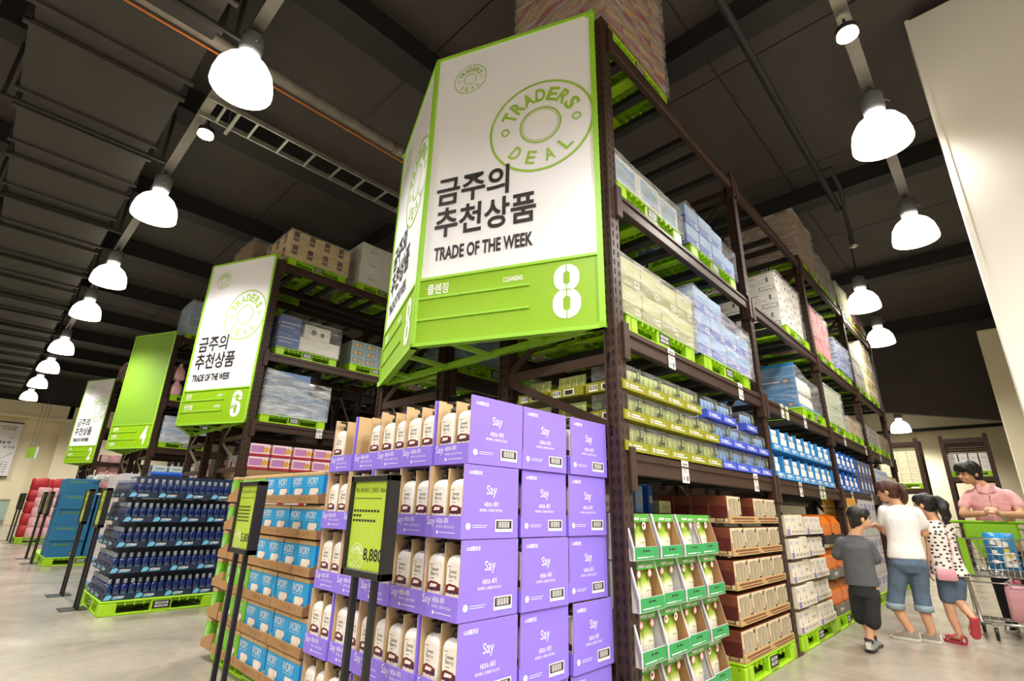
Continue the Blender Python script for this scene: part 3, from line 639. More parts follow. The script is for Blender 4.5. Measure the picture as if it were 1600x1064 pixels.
# ------------------------------------------------------------------ mouthwash display
NAVY = mat('mouthwash blue', '10255f', .12, var=.03, coat=.5); CLEARC = mat('clear grey cap', '7c848c', .15, var=.05, coat=.4); NTRAY = mat('navy tray print', '1d2a45', .45, var=.05); AQUA = mat('aqua print', '6fb7dc', .45, var=.1, vscale=30)
LBLB = mat('bottle dark label', '3d455a', .4, var=.15, vscale=40)
m = MB(); loft(m, [(0, .028, .022, .012), (.004, .031, .025, .013), (.06, .031, .025, .013), (.078, .026, .021, .012), (.096, .031, .025, .013), (.145, .029, .023, .013), (.158, .018, .016, .012), (.164, .014, .014, .012)]); MBOD = m.mesh('mouthwash bottle', NAVY)
m = MB(); m.lathe([(.019, .163), (.0195, .166), (.0185, .208), (.014, .212)], 10); MCAP = m.mesh('mouthwash cap', CLEARC)
m = MB(); m.rect(-.026, .026, .012, .085, -.0268, 0); m.rect(-.02, .02, .06, .066, -.0272, 1); MLAB = m.mesh('mouthwash label', LBLB, AQUA)
TW = .29
m = MB(); tray_box(m, TW - .004, .155, .075, .07, out=0, inn=0, wall=.005); m.text('LISTERINE', -.05, .026, .018, -.0012, 1, w=.10, bold=.03)
m.add([(-.138, -.0012, .008), (-.085, -.0012, .012), (-.06, -.0012, .04), (-.085, -.0012, .062), (-.12, -.0012, .055)], [(0, 1, 2, 3, 4)], 2); m.add([(-.06, -.0011, .012), (.05, -.0011, .016), (.02, -.0011, .026), (-.06, -.0011, .022)], [(0, 1, 2, 3)], 2)
MTRAY = m.mesh('mouthwash tray', NTRAY, WINK, AQUA)
MX, MY0, MZ0, MP, NM = -7.43, 1.335, .15, .272, 5
for r in range(NM):
    z = MZ0 + (NM - 1 - r) * MP; row = ROWN(r, NM)
    for side in (0, 1):
        for c in range(4 if side == 0 else 3):
            if side == 0: x, y, rz = MX, MY0 + TW / 2 + c * TW, pi / 2
            else: x, y, rz = MX - .16 - TW / 2 - c * TW, MY0, 0
            x += .008 * ((r * 2 + c) % 3 - 1) if side == 0 else 0
            w = ('on the wide aisle side', 'on the narrow end')[side]
            solo('mouthwash_tray', MTRAY, 'navy mouthwash tray, %s from left %s, %s row' % (ORD[c] if side == 0 else ORD[2 - c], w, row), 'display tray', (x, y, z), rz, 'mouthwash trays')
            for b in range(4):
                q = place(x, y, rz) @ Vector((-TW / 2 + .036 + b * .0723, .045, 0))
                t = thing('mouthwash_bottle', 'blue mouthwash bottle %s in %s tray %s, %s row' % (ORD[b], ORD[c] if side == 0 else ORD[2 - c], w, row), 'bottle', (q.x, q.y, z + .006), rz, 'mouthwash bottles')
                k = obj('bottle_body', MBOD, t); obj('label', MLAB, k); obj('cap', MCAP, t)
    m = MB(); m.box(-1.1, -.17, .17, 1.16, 0, MP - .01); solo('inner_carton', m.mesh('inner carton', NTRAY), 'dark carton hidden inside the mouthwash stack, %s row' % row, 'carton', (MX, MY0, z), 0, 'cartons inside the mouthwash stack')
pallet(MX - .55, MY0 + .57, 0, 'green pallet under the blue mouthwash bottles', sx=1.06, sy=1.06)
m = MB(); loft(m, [(0, .09, .16, .04), (.03, .10, .18, .05), (.05, .09, .16, .04)]); solo('blue_tray', m.mesh('blue tray', mat('bright blue plastic', '1f56b8', .3)), 'bright blue plastic tray lying atop the mouthwash stack', 'tray', (MX - .42, MY0 + .42, MZ0 + NM * MP + .002))

# ------------------------------------------------------------------ lavender and white boxes beside the mouthwash
LAV = mat('lavender box', 'c9c4d2', .5, var=.03); LAVW = mat('pale box front', 'd9cfc6', .5, var=.05, vscale=12); LTB = mat('light blue tray', '7aa6d4', .5, var=.05); OCHRE = mat('ochre print', 'c59a33', .5, var=.1)
m = MB(); m.box(-.075, .075, 0, .16, 0, .24, 0, b=.003); m.rect(-.06, .06, .03, .22, -.001, 1); m.rect(-.05, .05, .10, .16, -.0016, 0); m.M = Matrix.Translation((.075, 0, 0)) @ Matrix.Rotation(pi / 2, 4, 'Z'); m.rect(.09, .15, .01, .05, -.001, 2); LBOX = m.mesh('lavender box', LAV, LAVW, OCHRE)
m = MB(); tray_box(m, .33, .2, .09, .04, out=0, inn=0, slope=.12); LTR = m.mesh('light blue tray', LTB)
for r in range(5):
    z = .15 + (4 - r) * .288; row = ROWN(r, 5)
    for c in range(3):
        x = -8.68 - c * .345; y = 1.42
        solo('blue_tray', LTR, 'light blue tray, %s from the mouthwash, %s row of lavender boxes' % (ORD[c], row), 'display tray', (x, y, z), 0, 'light blue trays of lavender boxes')
        for s in (-1, 1): solo('lavender_box', LBOX, 'lavender white box, %s of two in %s tray from mouthwash, %s row' % ('left' if s < 0 else 'right', ORD[c], row), 'box', (x + s * .078, y + .01, z + .008), 0, 'lavender boxes')
pallet(-9.05, 1.98, 0, 'green pallet under the lavender boxes', sx=1.0)
stand(-8.12, 1.2, 'black price stand at the corner of the mouthwash pallet')
stand(-9.35, 1.2, 'black price stand before the lavender boxes')

# ------------------------------------------------------------------ teal cartons, pink packs, red packs
TEAL = mat('teal carton', '1a6c9a', .55, var=.04); OLIVEI = mat('olive print', '4f7f6a', .6, var=.05); ORI = mat('orange print', 'b9805e', .6, var=.05)
def carton_mesh(w, d, h, col, prints=(), tape=None):
    m = MB(); m.box(-w / 2, w / 2, 0, d, 0, h, 0, b=.005)
    if tape is not None: m.box(-.03, .03, -.001, d + .001, h - .08, h + .001, 1); 
    m.box(-w / 2 - .0006, w / 2 + .0006, d * .5 - .003, d * .5 + .003, h - .004, h + .0006, 1 if tape is not None else 0)
    for (x0, x1, z0, z1, k) in prints:
        m.rect(x0 * w, x1 * w, z0 * h, z1 * h, -.0012, k)
    return m
m = carton_mesh(.52, .38, .285, TEAL, ((-.42, .12, .72, .86, 1), (.18, .36, .12, .28, 2))); TC = m.mesh('teal carton', TEAL, OLIVEI, ORI)
for r in range(5):
    for c in range(2):
        if r == 0 and c == 1: continue
        solo('teal_carton', TC, 'teal carton, %s column, %s row of the teal stack' % (('near', 'far')[c], ROWN(r, 5)), 'carton', (-13.42 + .02 * ((r + c) % 2), 1.62 + c * .56, .15 + (4 - r) * .29), pi / 2, 'teal cartons')
        solo('teal_carton', TC, 'teal carton in the second rank, %s column, %s row' % (('near', 'far')[c], ROWN(r, 5)), 'carton', (-13.9, 1.62 + c * .56, .15 + (4 - r) * .29), pi / 2, 'teal cartons')
m = MB(); rr = random.Random(3)
for i in range(60):
    a = rr.uniform(-.5, .5); b = rr.uniform(-.25, .25); m.lathe([(.0, -.03), (.04, -.02), (.05, .02), (.02, .05)], 6, 0, a, b, rr.uniform(0, .06))
CLW = film_mat('crumpled film', .5)
solo('film_wrap', m.mesh('crumpled film', CLW), 'crumpled clear plastic film heaped on the teal cartons', 'film', (-13.75, 2.0, .15 + 5 * .29))
pallet(-13.95, 1.9, 0, 'green pallet under the teal cartons')
PINK = mat('pink pack', 'f2b4ba', .35, var=.04); PINKL = mat('pink pack label', 'f0dcd6', .5, var=.03)
m = MB(); loft(m, [(0, .13, .10, .05, 0, .11), (.02, .15, .11, .06, 0, .11), (.25, .15, .11, .06, 0, .11), (.27, .13, .10, .05, 0, .11)]); m.rect(-.06, .06, .06, .20, -.001, 1); m.rect(-.035, .035, .12, .135, -.0016, 2); PPK = m.mesh('pink pack', PINK, PINKL, LINEK)
for r in range(5):
    for c in range(3): solo('pink_pack', PPK, 'pink wipes pack, %s column, %s row, on the far floor stack' % (ORD[c], ROWN(r, 5)), 'pack', (-20.42, 1.64 + c * .33, .15 + (4 - r) * .275), pi / 2, 'pink packs on the floor')
RED = mat('red glossy pack', 'b8202a', .3, var=.1, vscale=20, bump=.6, bscale=30)
m = MB(); loft(m, [(0, .18, .13, .05, 0, .14), (.04, .2, .15, .06, 0, .14), (.30, .2, .15, .06, 0, .14), (.34, .15, .1, .05, 0, .14)]); RPK = m.mesh('red pack', RED)
for r in range(5):
    for c in range(3): solo('red_pack', RPK, 'glossy red pack, %s column, %s row, behind the pink packs' % (ORD[c], ROWN(r, 5)), 'pack', (-20.72, 1.52 + c * .42, .15 + (4 - r) * .325), pi / 2, 'glossy red packs')
pallet(-20.95, 1.92, 0, 'green pallet under the pink packs and red packs', sy=1.1)
for x, l in ((-14.1, 'black price stand at the corner of the teal stack'), (-15.3, 'black price stand left of the teal stack'), (-20.75, 'black price stand at the corner of the pink packs'), (-21.9, 'black price stand before the red packs')): stand(x, 1.22, l)
m = MB(); loft(m, [(0, .17, .13, .05), (.02, .19, .15, .06), (.30, .19, .15, .06), (.33, .16, .12, .05)]); WPK = m.mesh('white pack', mat('white pack film', 'd8d2cc', .3, var=.15, vscale=12, bump=.3, bscale=20))
for r in range(4):
    for c in range(2): solo('white_pack', WPK, 'white wrapped pack, %s column, %s row, beside the teal stack' % (('near', 'far')[c], ROWN(r, 4)), 'pack', (-14.75 - c * .42, 1.62, .15 + (3 - r) * .34), 0, 'white wrapped packs')
pallet(-15.1, 1.9, 0, 'green pallet under the white wrapped packs')
# ------------------------------------------------------------------ wrapped pallet loads on the racks
FILM = film_mat('stretch film', .22, scale=(1.2, 1.2, 5)); FILM2 = film_mat('stretch film milky', .36, scale=(1.2, 1.2, 5)); FILM3 = film_mat('stretch film silvery', .5, scale=(1, 1, 5))
def two_sided(w, d, h, draw, mats, b=.004):
    """a carton centred on x, y with the same print drawn on its -y and +x faces"""
    m = MB(); m.box(-w / 2, w / 2, -d / 2, d / 2, 0, h, 0, b=b)
    m.box(-w / 2, w / 2, -.004, .004, h - .001, h + .0008, 1 if len(mats) > 1 else 0)
    for a, ww, dd in ((0, w, d), (pi / 2, d, w)):
        m.M = Matrix.Rotation(a, 4, 'Z') @ Matrix.Translation((0, -dd / 2, 0)); draw(m, ww, h)
    m.M = None; return m.mesh('carton', *mats)
def film_mesh(x0, x1, y0, y1, z0, z1, seed, rough=.02, slump=0.0):
    m = MB(); n = 10; k = 6; P = []
    for i in range(n): P.append((x0 + (x1 - x0) * i / n, y0))
    for i in range(n): P.append((x1, y0 + (y1 - y0) * i / n))
    for i in range(n): P.append((x1 - (x1 - x0) * i / n, y1))
    for i in range(n): P.append((x0, y1 - (y1 - y0) * i / n))
    N = len(P); vs = []; cx, cy = (x0 + x1) / 2, (y0 + y1) / 2
    for j in range(k + 1):
        t = j / k
        for i, (x, y) in enumerate(P):
            q = noise.noise(Vector((x * 3 + seed, y * 3, t * 5))) * rough + rough
            s = 1 + q / max(.3, (x1 - x0) / 2); zz = z0 + (z1 - z0) * t
            if j == k: zz -= slump * (y - y0) / (y1 - y0); zz += .01
            vs.append((cx + (x - cx) * s, cy + (y - cy) * s, zz))
    fs = [(j * N + i, j * N + (i + 1) % N, (j + 1) * N + (i + 1) % N, (j + 1) * N + i) for j in range(k) for i in range(N)]
    m.add(vs, fs, 0, True); m.add(vs[-N:], [tuple(range(N))], 0)
    return m
_seed = [0]
def load(x, y, z, nx, ny, nz, w, d, h, mesh, label, cat='pallet load', film=FILM, gone=(), part='carton', pal=True, plabel=None, sx=1.0, sy=1.0, slump=0.0):
    """x, y = centre; z = shelf top; cartons that touch the -y or +x face or the top are built, the core is left out"""
    if pal:
        pallet(x, y, z, plabel or ('green pallet under the ' + label.split(',')[0][:60]), 'green pallets on the racks', sx, sy); z += .151
    t = thing('pallet_load', label, cat, (x, y, z), 0, 'loads on the racks')
    X0, Y0 = -nx * w / 2, -ny * d / 2; top = {}
    for i in range(nx):
        for j in range(ny):
            for k in range(nz):
                if (i, j, k) in gone: continue
                top[i, j] = k
                if i < nx - 1 and j > 0 and (i > 0): continue
                obj(part, mesh, t, (X0 + (i + .5) * w + .006 * (((i + j + k) * 7) % 3 - 1), Y0 + (j + .5) * d, k * h))
    if film:
        _seed[0] += 1; obj('stretch_film', film_mesh(X0 - .012, -X0 + .012, Y0 - .012, -Y0 + .012, -.03, nz * h + .004, _seed[0] * 3.7, .012, slump).mesh('stretch film', film), t)
    return t
CR = RX[0] - .57; CR6 = RX[1] - .57; CR4 = RX[2] - .57; CR2 = RX[3] - .57
C = lambda n, c, **k: mat('carton ' + n, c, k.pop('r', .6), var=k.pop('v', .05), **k)
BRC = C('brown', '9c7a52'); REDC = C('red print', '9a2330'); YEL = C('yellow print', 'd39a2e'); WHC = C('white', 'e4e0da'); GRYC = C('grey', 'a9a49c'); MAR = C('maroon', '4f1b26'); CRM = C('cream', 'e0c590')
OLV = C('olive', '8b8a1c'); OLVL = C('olive pale', 'c3c48c'); BLC = C('blue', '3f5fc4'); BLL = C('blue pale', '8fb2e2'); BLD = C('royal blue', '1d54a8'); SKY = C('sky blue', '1b84c8'); TGR = C('teal grey', '8ea2a4'); PIK = C('pink', 'e58fa0'); RDD = C('deep red', 'a51e35')
def d_choco(m, w, h): m.add([(-w / 2, -.001, h * .1), (w * .5, -.001, h * .45), (w * .5, -.001, h * .75), (-w / 2, -.001, h * .40)], [(0, 1, 2, 3)], 1); m.add([(-w / 2, -.0012, h * .5), (w * .5, -.0012, h * .85), (w * .5, -.0012, h), (-w / 2, -.0012, h * .66)], [(0, 1, 2, 3)], 2); m.text('초코', -.1, h * .56, h * .18, -.002, 2, w=w * .3) if False else None
def d_plain(m, w, h): m.rect(-w * .15, w * .15, h * .42, h * .56, -.001, 1); m.rect(-w * .12, w * .12, h * .46, h * .52, -.0014, 0)
def d_tag(m, w, h): m.rect(-w * .32, w * .02, h * .28, h * .95, -.001, 1); m.rect(-w * .27, -w * .03, h * .45, h * .6, -.0016, 2)
def d_olive(m, w, h): m.rect(-w * .5, w * .5, h * .42, h, -.001, 1); [m.rect(w * (-.44 + .3 * i), w * (-.22 + .3 * i), h * .46, h * .95, -.0014, 2) for i in range(3)]; m.rect(w * .16, w * .40, h * .1, h * .34, -.0014, 3); m.rect(w * .2, w * .36, h * .16, h * .28, -.0018, 0)
def d_win(m, w, h): m.rect(-w * .4, w * .4, h * .15, h * .85, -.001, 1); m.disc(-w * .15, h * .5, h * .22, -.0014, 2, 10); m.disc(w * .2, h * .45, h * .18, -.0014, 2, 10)
def d_ship(m, w, h): m.rect(-w * .46, -w * .30, h * .75, h * .9, -.001, 1); m.rect(-w * .28, -w * .02, h * .8, h * .84, -.001, 1); m.rect(-w * .4, -w * .26, h * .42, h * .58, -.001, 2); m.rect(-w * .2, w * .2, h * .48, h * .5, -.001, 2); m.rect(w * .05, w * .46, h * .06, h * .26, -.001, 2); m.rect(w * .07, w * .44, h * .09, h * .23, -.0014, 0); m.rect(w * .26, w * .32, h * .5, h * .75, -.001, 2)
def d_lines(m, w, h): m.rect(-w * .45, w * .45, h * .55, h * .60, -.001, 1); m.rect(-w * .45, w * .2, h * .3, h * .34, -.001, 1)
K1 = two_sided(.275, .28, .30, d_choco, (BRC, REDC, YEL)); K2 = two_sided(.37, .37, .30, d_plain, (BRC, KRAFTD)); K3 = two_sided(.36, .29, .27, d_tag, (CRM, MAR, KRAFTL)); K4 = two_sided(.53, .53, .30, d_plain, (WHC, GRYC))
K5 = two_sided(.27, .30, .22, d_olive, (OLV, OLVL, OLVL, WHC)); K6 = two_sided(.27, .33, .21, d_olive, (BLC, BLL, BLL, WHC)); K7 = two_sided(.53, .37, .26, d_win, (WHC, BLL, TGR)); K8 = two_sided(.50, .36, .27, d_ship, (WHC, REDC, INK))
K9 = two_sided(.27, .28, .25, d_lines, (C('rosy', 'c0606c'), C('rosy pale', 'e3b7b4'))); K10 = two_sided(.37, .37, .27, d_lines, (BLD, WHC)); K11 = two_sided(.36, .27, .15, d_win, (TGR, C('tin grey', '73858c'), YEL)); K12 = two_sided(.54, .36, .36, d_lines, (C('silver blue', '5f7ea8'), C('dim gold print', 'a08f5c')))
K13 = two_sided(.36, .36, .28, d_lines, (C('pale green', 'b6bd9c'), WHC)); K14 = two_sided(.36, .36, .26, d_plain, (C('beige', 'b49c7c'), BRC)); K15 = two_sided(.36, .28, .3, d_win, (C('yellow box', 'd4b24a'), OLV, WHC)); K16 = two_sided(.36, .36, .3, d_lines, (BLL, WHC)); K17 = two_sided(.36, .36, .3, d_lines, (C('grey pack', '8c8880'), WHC)); K18 = two_sided(.37, .37, .3, d_win, (RDD, REDC, WHC))
# rack behind the big sign, aisle side
load(CR, 3.45, LV[3], 4, 4, 5, .275, .28, .30, K1, 'brown red and yellow cartons in film atop the nearest rack end', slump=.05, film=FILM2, part='carton')
load(CR, 9.12, LV[3], 3, 3, 3, .37, .37, .30, K2, 'plain brown cartons in film stacked highest on the big rack', film=FILM2)
load(CR, 10.45, LV[3], 3, 3, 2, .36, .36, .3, K17, 'grey cartons in film on top of big rack, before the brown ones end')
load(CR, 11.9, LV[3], 3, 3, 2, .36, .36, .28, K13, 'pale green cartons in film on top of the big rack')
load(CR, 13.2, LV[3], 3, 3, 1, .37, .37, .3, K18, 'red cartons in film at the far top of the big rack')
load(CR, 3.47, LV[2], 2, 3, 1, .53, .37, .26, K7, 'white boxes with blue pictures in film, upper shelf by the sign', film=FILM2)
load(CR, 4.78, LV[2], 4, 4, 2, .27, .29, .21, K6, 'blue cartons in film beside the white picture boxes', film=FILM, slump=.12, gone=[(i, 3, 1) for i in range(4)])
load(CR, 7.68, LV[2], 2, 3, 3, .50, .36, .27, K8, 'three tiers of white shipping cartons in film, second bay')
load(CR, 9.12, LV[2], 4, 4, 3, .27, .28, .25, K9, 'rosy red boxes in film, upper shelf, third bay')
load(CR, 10.5, LV[2], 3, 3, 2, .37, .37, .27, K10, 'royal blue cartons in film beside the rosy boxes', film=FILM2)
load(CR, 11.95, LV[2], 3, 3, 3, .36, .36, .28, K17, 'dark grey cartons in film, upper shelf, far bay')
load(CR, 13.3, LV[2], 3, 4, 4, .36, .28, .3, K15, 'tall yellow cartons in film at the far upper end')
load(CR, 3.51, LV[1], 4, 4, 2, .27, .30, .22, K5, 'olive cartons in shiny film above the green tube trays', film=FILM2)
load(CR, 4.82, LV[1], 4, 4, 3, .27, .33, .21, K6, 'three tiers of blue cartons in film above the blue tube trays', film=FILM2, slump=.22, gone=[(i, 3, 2) for i in range(4)] + [(i, 2, 2) for i in range(4)])
load(CR, 9.15, LV[1], 3, 3, 2, .36, .36, .28, K13, 'pale green white cartons in film, middle shelf, third bay', film=FILM2)
load(CR, 10.5, LV[1], 3, 3, 1, .36, .36, .26, K14, 'beige cartons in film, middle shelf, third bay')
load(CR, 11.95, LV[1], 3, 3, 1, .36, .36, .3, K17, 'grey cartons in film, middle shelf, far bay')
load(CR, 13.25, LV[1], 3, 3, 1, .36, .36, .26, K2, 'brown cartons in film at the far end of the middle shelf')
# blue display block of the second bay
pallet(CR, 7.85, LV[1], 'green pallet under the tall sky blue display carton', 'green pallets on the racks')
t = thing('pallet_load', 'tall sky blue display carton with white bottles, wrapped in film', 'pallet load', (CR, 7.85, LV[1] + .151), 0, 'loads on the racks')
m = MB(); m.box(-.5, .5, -.53, -.50, 0, .62, 0); m.box(-.5, .5, -.5, .5, 0, .06, 0); m.rect(-.3, .45, .34, .40, -.531, 2); m.rect(-.3, .3, .36, .38, -.5315, 1); m.rect(.36, .40, .352, .388, -.5318, 3); m.rect(-.3, .45, .02, .07, -.531, 2); m.rect(.38, .42, .03, .06, -.5315, 3); obj('display_carton', m.mesh('display carton', SKY, WHC, C('navy band', '2a5f9c'), YEL), t)
m = MB(); m.lathe([(.03, 0), (.035, .01), (.035, .16), (.015, .19), (.015, .22)], 8); WB = m.mesh('white bottle', WPL)
for i in range(3):
    for j in range(11):
        for k in range(2): obj('white_bottle', WB, t, (.20 + i * .1, -.44 + j * .09, .06 + k * .23))
obj('stretch_film', film_mesh(-.52, .52, -.54, .52, -.02, .56, 99, .012, .2).mesh('film', FILM), t)
# far side of the same rack, seen under the sign
CL8 = RX[0] - 1.83 - .55
load(CL8, 3.45, LV[1], 3, 3, 2, .36, .36, .3, K16, 'pale blue cartons in film seen under the big sign', film=FILM2)
load(CL8, 3.45, LV[2], 3, 3, 2, .36, .36, .28, K4 if False else K13, 'pale green cartons in film behind the big sign board')
load(CL8, 4.8, LV[1], 3, 3, 2, .36, .36, .28, K2, 'brown cartons deep under the big sign', film=FILM)
# rack behind sign six
load(CR6, 3.5, LV6[3], 3, 4, 2, .36, .29, .27, K3, 'cream cartons with maroon tags in film atop the second rack', film=FILM)
load(CR6, 4.85, LV6[3], 2, 2, 3, .53, .53, .30, K4, 'white cartons with brown edge strip atop the second rack', film=None)
load(RX[1] - 2.35, 3.4, LV6[3], 3, 3, 3, .37, .37, .33, K2, 'brown cartons in film rising behind sign six', film=FILM)
t = load(CR6, 3.55, LV6[2], 3, 3, 2, .37, .37, .27, K10, 'blue cartons in film with white box, rack behind sign six', film=FILM, gone=[(2, 1, 0), (2, 2, 0), (2, 1, 1), (2, 2, 1), (0, 2, 1), (1, 2, 1)])
m = MB(); m.box(-.2, .2, -.37, .37, 0, .25, 0, b=.005); obj('white_carton', m.mesh('white carton', WHC), t, (.36, .19, 0))
m = MB(); m.box(-.15, .15, -.24, .24, 0, .24, 0, b=.004); m.M = Matrix.Rotation(pi / 2, 4, 'Z') @ Matrix.Translation((0, -.15, 0)); d_win(m, .46, .24); obj('picture_box', m.mesh('picture box', WHC, WHC, C('dark picture', '31534c')), t, (.4, .12, .255))
load(CR6, 4.9, LV6[2], 3, 4, 3, .36, .27, .15, K11, 'teal grey printed boxes in three tiers, rack behind sign six', film=None)
load(CR6, 3.5, LV6[1], 2, 3, 2, .54, .36, .36, K12, 'silvery blue packs under glaring film, middle shelf behind sign six', film=FILM3, gone=[(0, 2, 1), (1, 2, 1)], slump=.2)
PKB = two_sided(.34, .3, .19, lambda m, w, h: (m.rect(-w * .45, w * .2, h * .3, h * .85, -.001, 1), m.disc(w * .32, h * .55, h * .24, -.001, 2, 10), m.rect(-w * .5, w * .5, 0, h * .2, -.0014, 3)), (C('pink pale', 'eccdd0'), C('violet', 'b77bb0'), YEL, RDD))
for r in range(2):
    for c in range(5): solo('soap_carton', PKB, 'pink violet carton with red strip, %s from near, %s tier, behind sign six' % (ORD[c], ('top', 'lower')[r]), 'carton', (RX[1] - .2, 3.05 + c * .345, LV6[0] + .31 - r * .2), 0, 'pink violet cartons')
solo('shelf_board', (lambda m: (m.box(-1.05, 0, .08, 2.74, 0.001, .1), m.mesh('board', KRAFTD))[1])(MB()), 'brown board under the pink violet cartons behind sign six', 'board', (RX[1], RY, LV6[0]))
CW = two_sided(.34, .34, .3, lambda m, w, h: (m.rect(w * .1, w * .4, h * .4, h * .7, -.001, 1), m.rect(-w * .4, 0, h * .1, h * .14, -.001, 2)), (C('white red', 'cfc6c2'), RDD, GRYC))
for u in (0, 1):
    load(RX[1] - .57 - u * 1.83 - .05, 3.45, .0, 3, 3, 6, .34, .34, .3, CW, '%s grey white cartons with red squares, floor behind sign six' % ('right pile of' if u == 0 else 'left pile of'), film=None)
# racks behind signs four and two
load(CR4, 3.5, LV6[3], 3, 3, 3, .36, .36, .3, K16, 'pale blue cartons in film atop the rack behind sign four', film=FILM2)
load(CR4, 3.5, LV6[1], 3, 3, 2, .36, .36, .3, K16, 'pale blue packs in film, middle shelf behind sign four', film=FILM3)
m = MB(); loft(m, [(0, .12, .1, .06), (.05, .15, .13, .08), (.25, .14, .12, .08), (.36, .06, .05, .04), (.42, .10, .03, .03)]); PB = m.mesh('pink bag', mat('pink bag film', 'e8b7bd', .25, var=.1, bump=.4, bscale=25))
for r in range(2):
    for c in range(3): solo('pink_bag', PB, 'pink gathered bag, %s from near, %s layer, behind sign four' % (ORD[c], ('top', 'lower')[r]), 'bag', (RX[2] - .2, 3.05 + c * .34, LV6[2] + .15 + (1 - r) * .40), 0, 'pink bags')
pallet(CR4, 3.5, LV6[2], 'green pallet under the pink bags', 'green pallets on the racks')
WCB = two_sided(.34, .3, .42, lambda m, w, h: ([m.rect(w * (-.4 + .2 * i), w * (-.26 + .2 * i), h * .2, h * .7, -.001, 1) for i in range(4)], m.rect(-w * .3, w * .3, h * .78, h * .86, -.001, 2)), (C('ice white', 'd4e2e6'), BLL, TGR))
for c in range(3): solo('ice_carton', WCB, 'ice white carton with blue bottles print, %s from near, behind mouthwash' % ORD[c], 'carton', (RX[2] - .2, 3.1 + c * .35, LV6[0] + .002), 0, 'ice white cartons')
load(CR2, 3.5, LV6[3], 3, 3, 2, .37, .37, .3, K18, 'red cartons in film atop the farthest rack', film=FILM2)
for r in range(4):
    for c in range(3): solo('pink_pack', PPK, 'pink wipes pack, %s column, %s row, shelved behind sign four' % (ORD[c], ROWN(r, 4)), 'pack', (RX[3] - .15, 3.1 + c * .33, LV6[0] + (3 - r) * .275), pi / 2, 'pink packs on the shelf')

# ------------------------------------------------------------------ shelf level: tube trays and bottle trays (facing the aisle)
XF = RX[0] + .012
def shelf_tray(w, d, lip, h, cols, name, deco):
    m = MB(); tray_box(m, w, d, h, lip, out=0, inn=0, wall=.005)
    m.ring(-w * .33, lip * .5, lip * .16, lip * .26, -.0012, 1, 12); m.rect(-w * .22, w * .16, lip * .52, lip * .66, -.0012, 1); m.rect(-w * .22, w * .34, lip * .28, lip * .40, -.0012, 1)
    m.M = Matrix.Translation((-w / 2, d, 0)) @ Matrix.Rotation(-pi / 2, 4, 'Z'); m.barcode(.03, .10, .008, lip - .01, -.0012, 1, 2, 6); m.rect(.13, .22, .01, lip - .008, -.0012, 1); m.rect(.14, .21, .015, lip - .014, -.0016, 2)
    return m.mesh(name, *cols)
def tube_mesh(c1, c2):
    m = MB(); loft(m, [(0, .024, .02, .018), (.02, .025, .021, .018), (.022, .03, .022, .02), (.10, .031, .016, .015), (.155, .032, .003, .003)]); m.rect(-.012, .012, .06, .12, -.022, 1); return m.mesh('tube', c1, c2)
OLT = C('olive tray', '8d8d14', r=.5); BTT = C('violet blue tray', '4458cc', r=.5)
GTUBE = tube_mesh(C('pale green tube', 'bcc782', r=.3), C('tube green print', '9aa93c')); BTUBE = tube_mesh(C('pale blue tube', '8fb4e0', r=.3), C('tube blue print', '5d86c4'))
GT = shelf_tray(.296, .30, .062, .07, (OLT, WINK, INK), 'olive tray', 0); BT = shelf_tray(.296, .30, .062, .07, (BTT, WINK, INK), 'blue tray', 0)
CARD = mat('dark hang card', '3c4234', .5, var=.05)
m = MB(); m.box(-.022, .022, -.002, 0, 0, .07, 0); m.rect(-.014, .014, .02, .026, -.0026, 1); m.rect(-.014, .014, .034, .04, -.0026, 1); m.ring(0, .055, .006, .010, -.0026, 1, 8); HC = m.mesh('hang card', CARD, OLVL)
CLRB = film_mat('clear box', .16)
m = MB(); m.box(-.138, .138, 0, .24, 0, .175, 0, b=.006); CB = m.mesh('clear cover', CLRB)
def tube_tray(yc, z, tm, tub, col, lab, nt=4):
    t = thing('tube_tray', lab, 'display tray', (XF, yc, z), pi / 2, col + ' tube trays'); obj('tray', tm, t); obj('clear_cover', CB, t, (0, .02, .008)); obj('hang_card', HC, t, (.075, .014, .085))
    for k in range(nt): solo('cosmetic_tube', tub, '%s tube, %s of four, in %s' % (col, ORD[k], lab.split(' of ', 1)[0].replace(' in the', ',')), 'tube', tuple(place(XF, yc, pi / 2) @ Vector((-.105 + k * .07, .06, z + .007))), pi / 2, col + ' tubes')
z = LV[0] + .005
for r, n in ((0, 4), (1, 5), (2, 5)):
    for c in range(n): tube_tray(2.955 + c * .302, z + (2 - r) * .200, GT, GTUBE, 'pale green', 'olive tray, %s from near in the %s tier of green tubes' % (ORD[c], ('top', 'middle', 'lower')[r]))
for r, ys in ((0, (4.27, 4.60, 5.15)), (1, (4.46, 4.77, 5.08, 5.40)), (2, (4.48, 4.79, 5.10, 5.41))):
    for c, y in enumerate(ys): tube_tray(y, z + (2 - r) * .200 - .0, BT, BTUBE, 'pale blue', 'violet blue tray, %s from near in the %s tier of blue tubes' % (ORD[c], ('top', 'middle', 'lower')[r]))
# rear rank of olive trays shown at the rack end
for r in range(3):
    for c in range(2): solo('tube_tray', GT, 'olive tray seen end on, %s rank behind the front, %s tier' % (ORD[c], ('top', 'middle', 'lower')[r]), 'display tray', (XF - .32 - c * .32, 2.955, z + (2 - r) * .2), pi / 2, 'olive trays seen end on')
    for c in range(2):
        for k in range(4):
            solo('cosmetic_tube', GTUBE, 'pale green tube %s in %s end-on olive tray, %s tier' % (ORD[k], ORD[c], ('top', 'middle', 'lower')[r]), 'tube', (XF - .37 - c * .32 - .06 * k, 2.87, z + (2 - r) * .2 + .007), 0, 'pale green tubes seen end on')
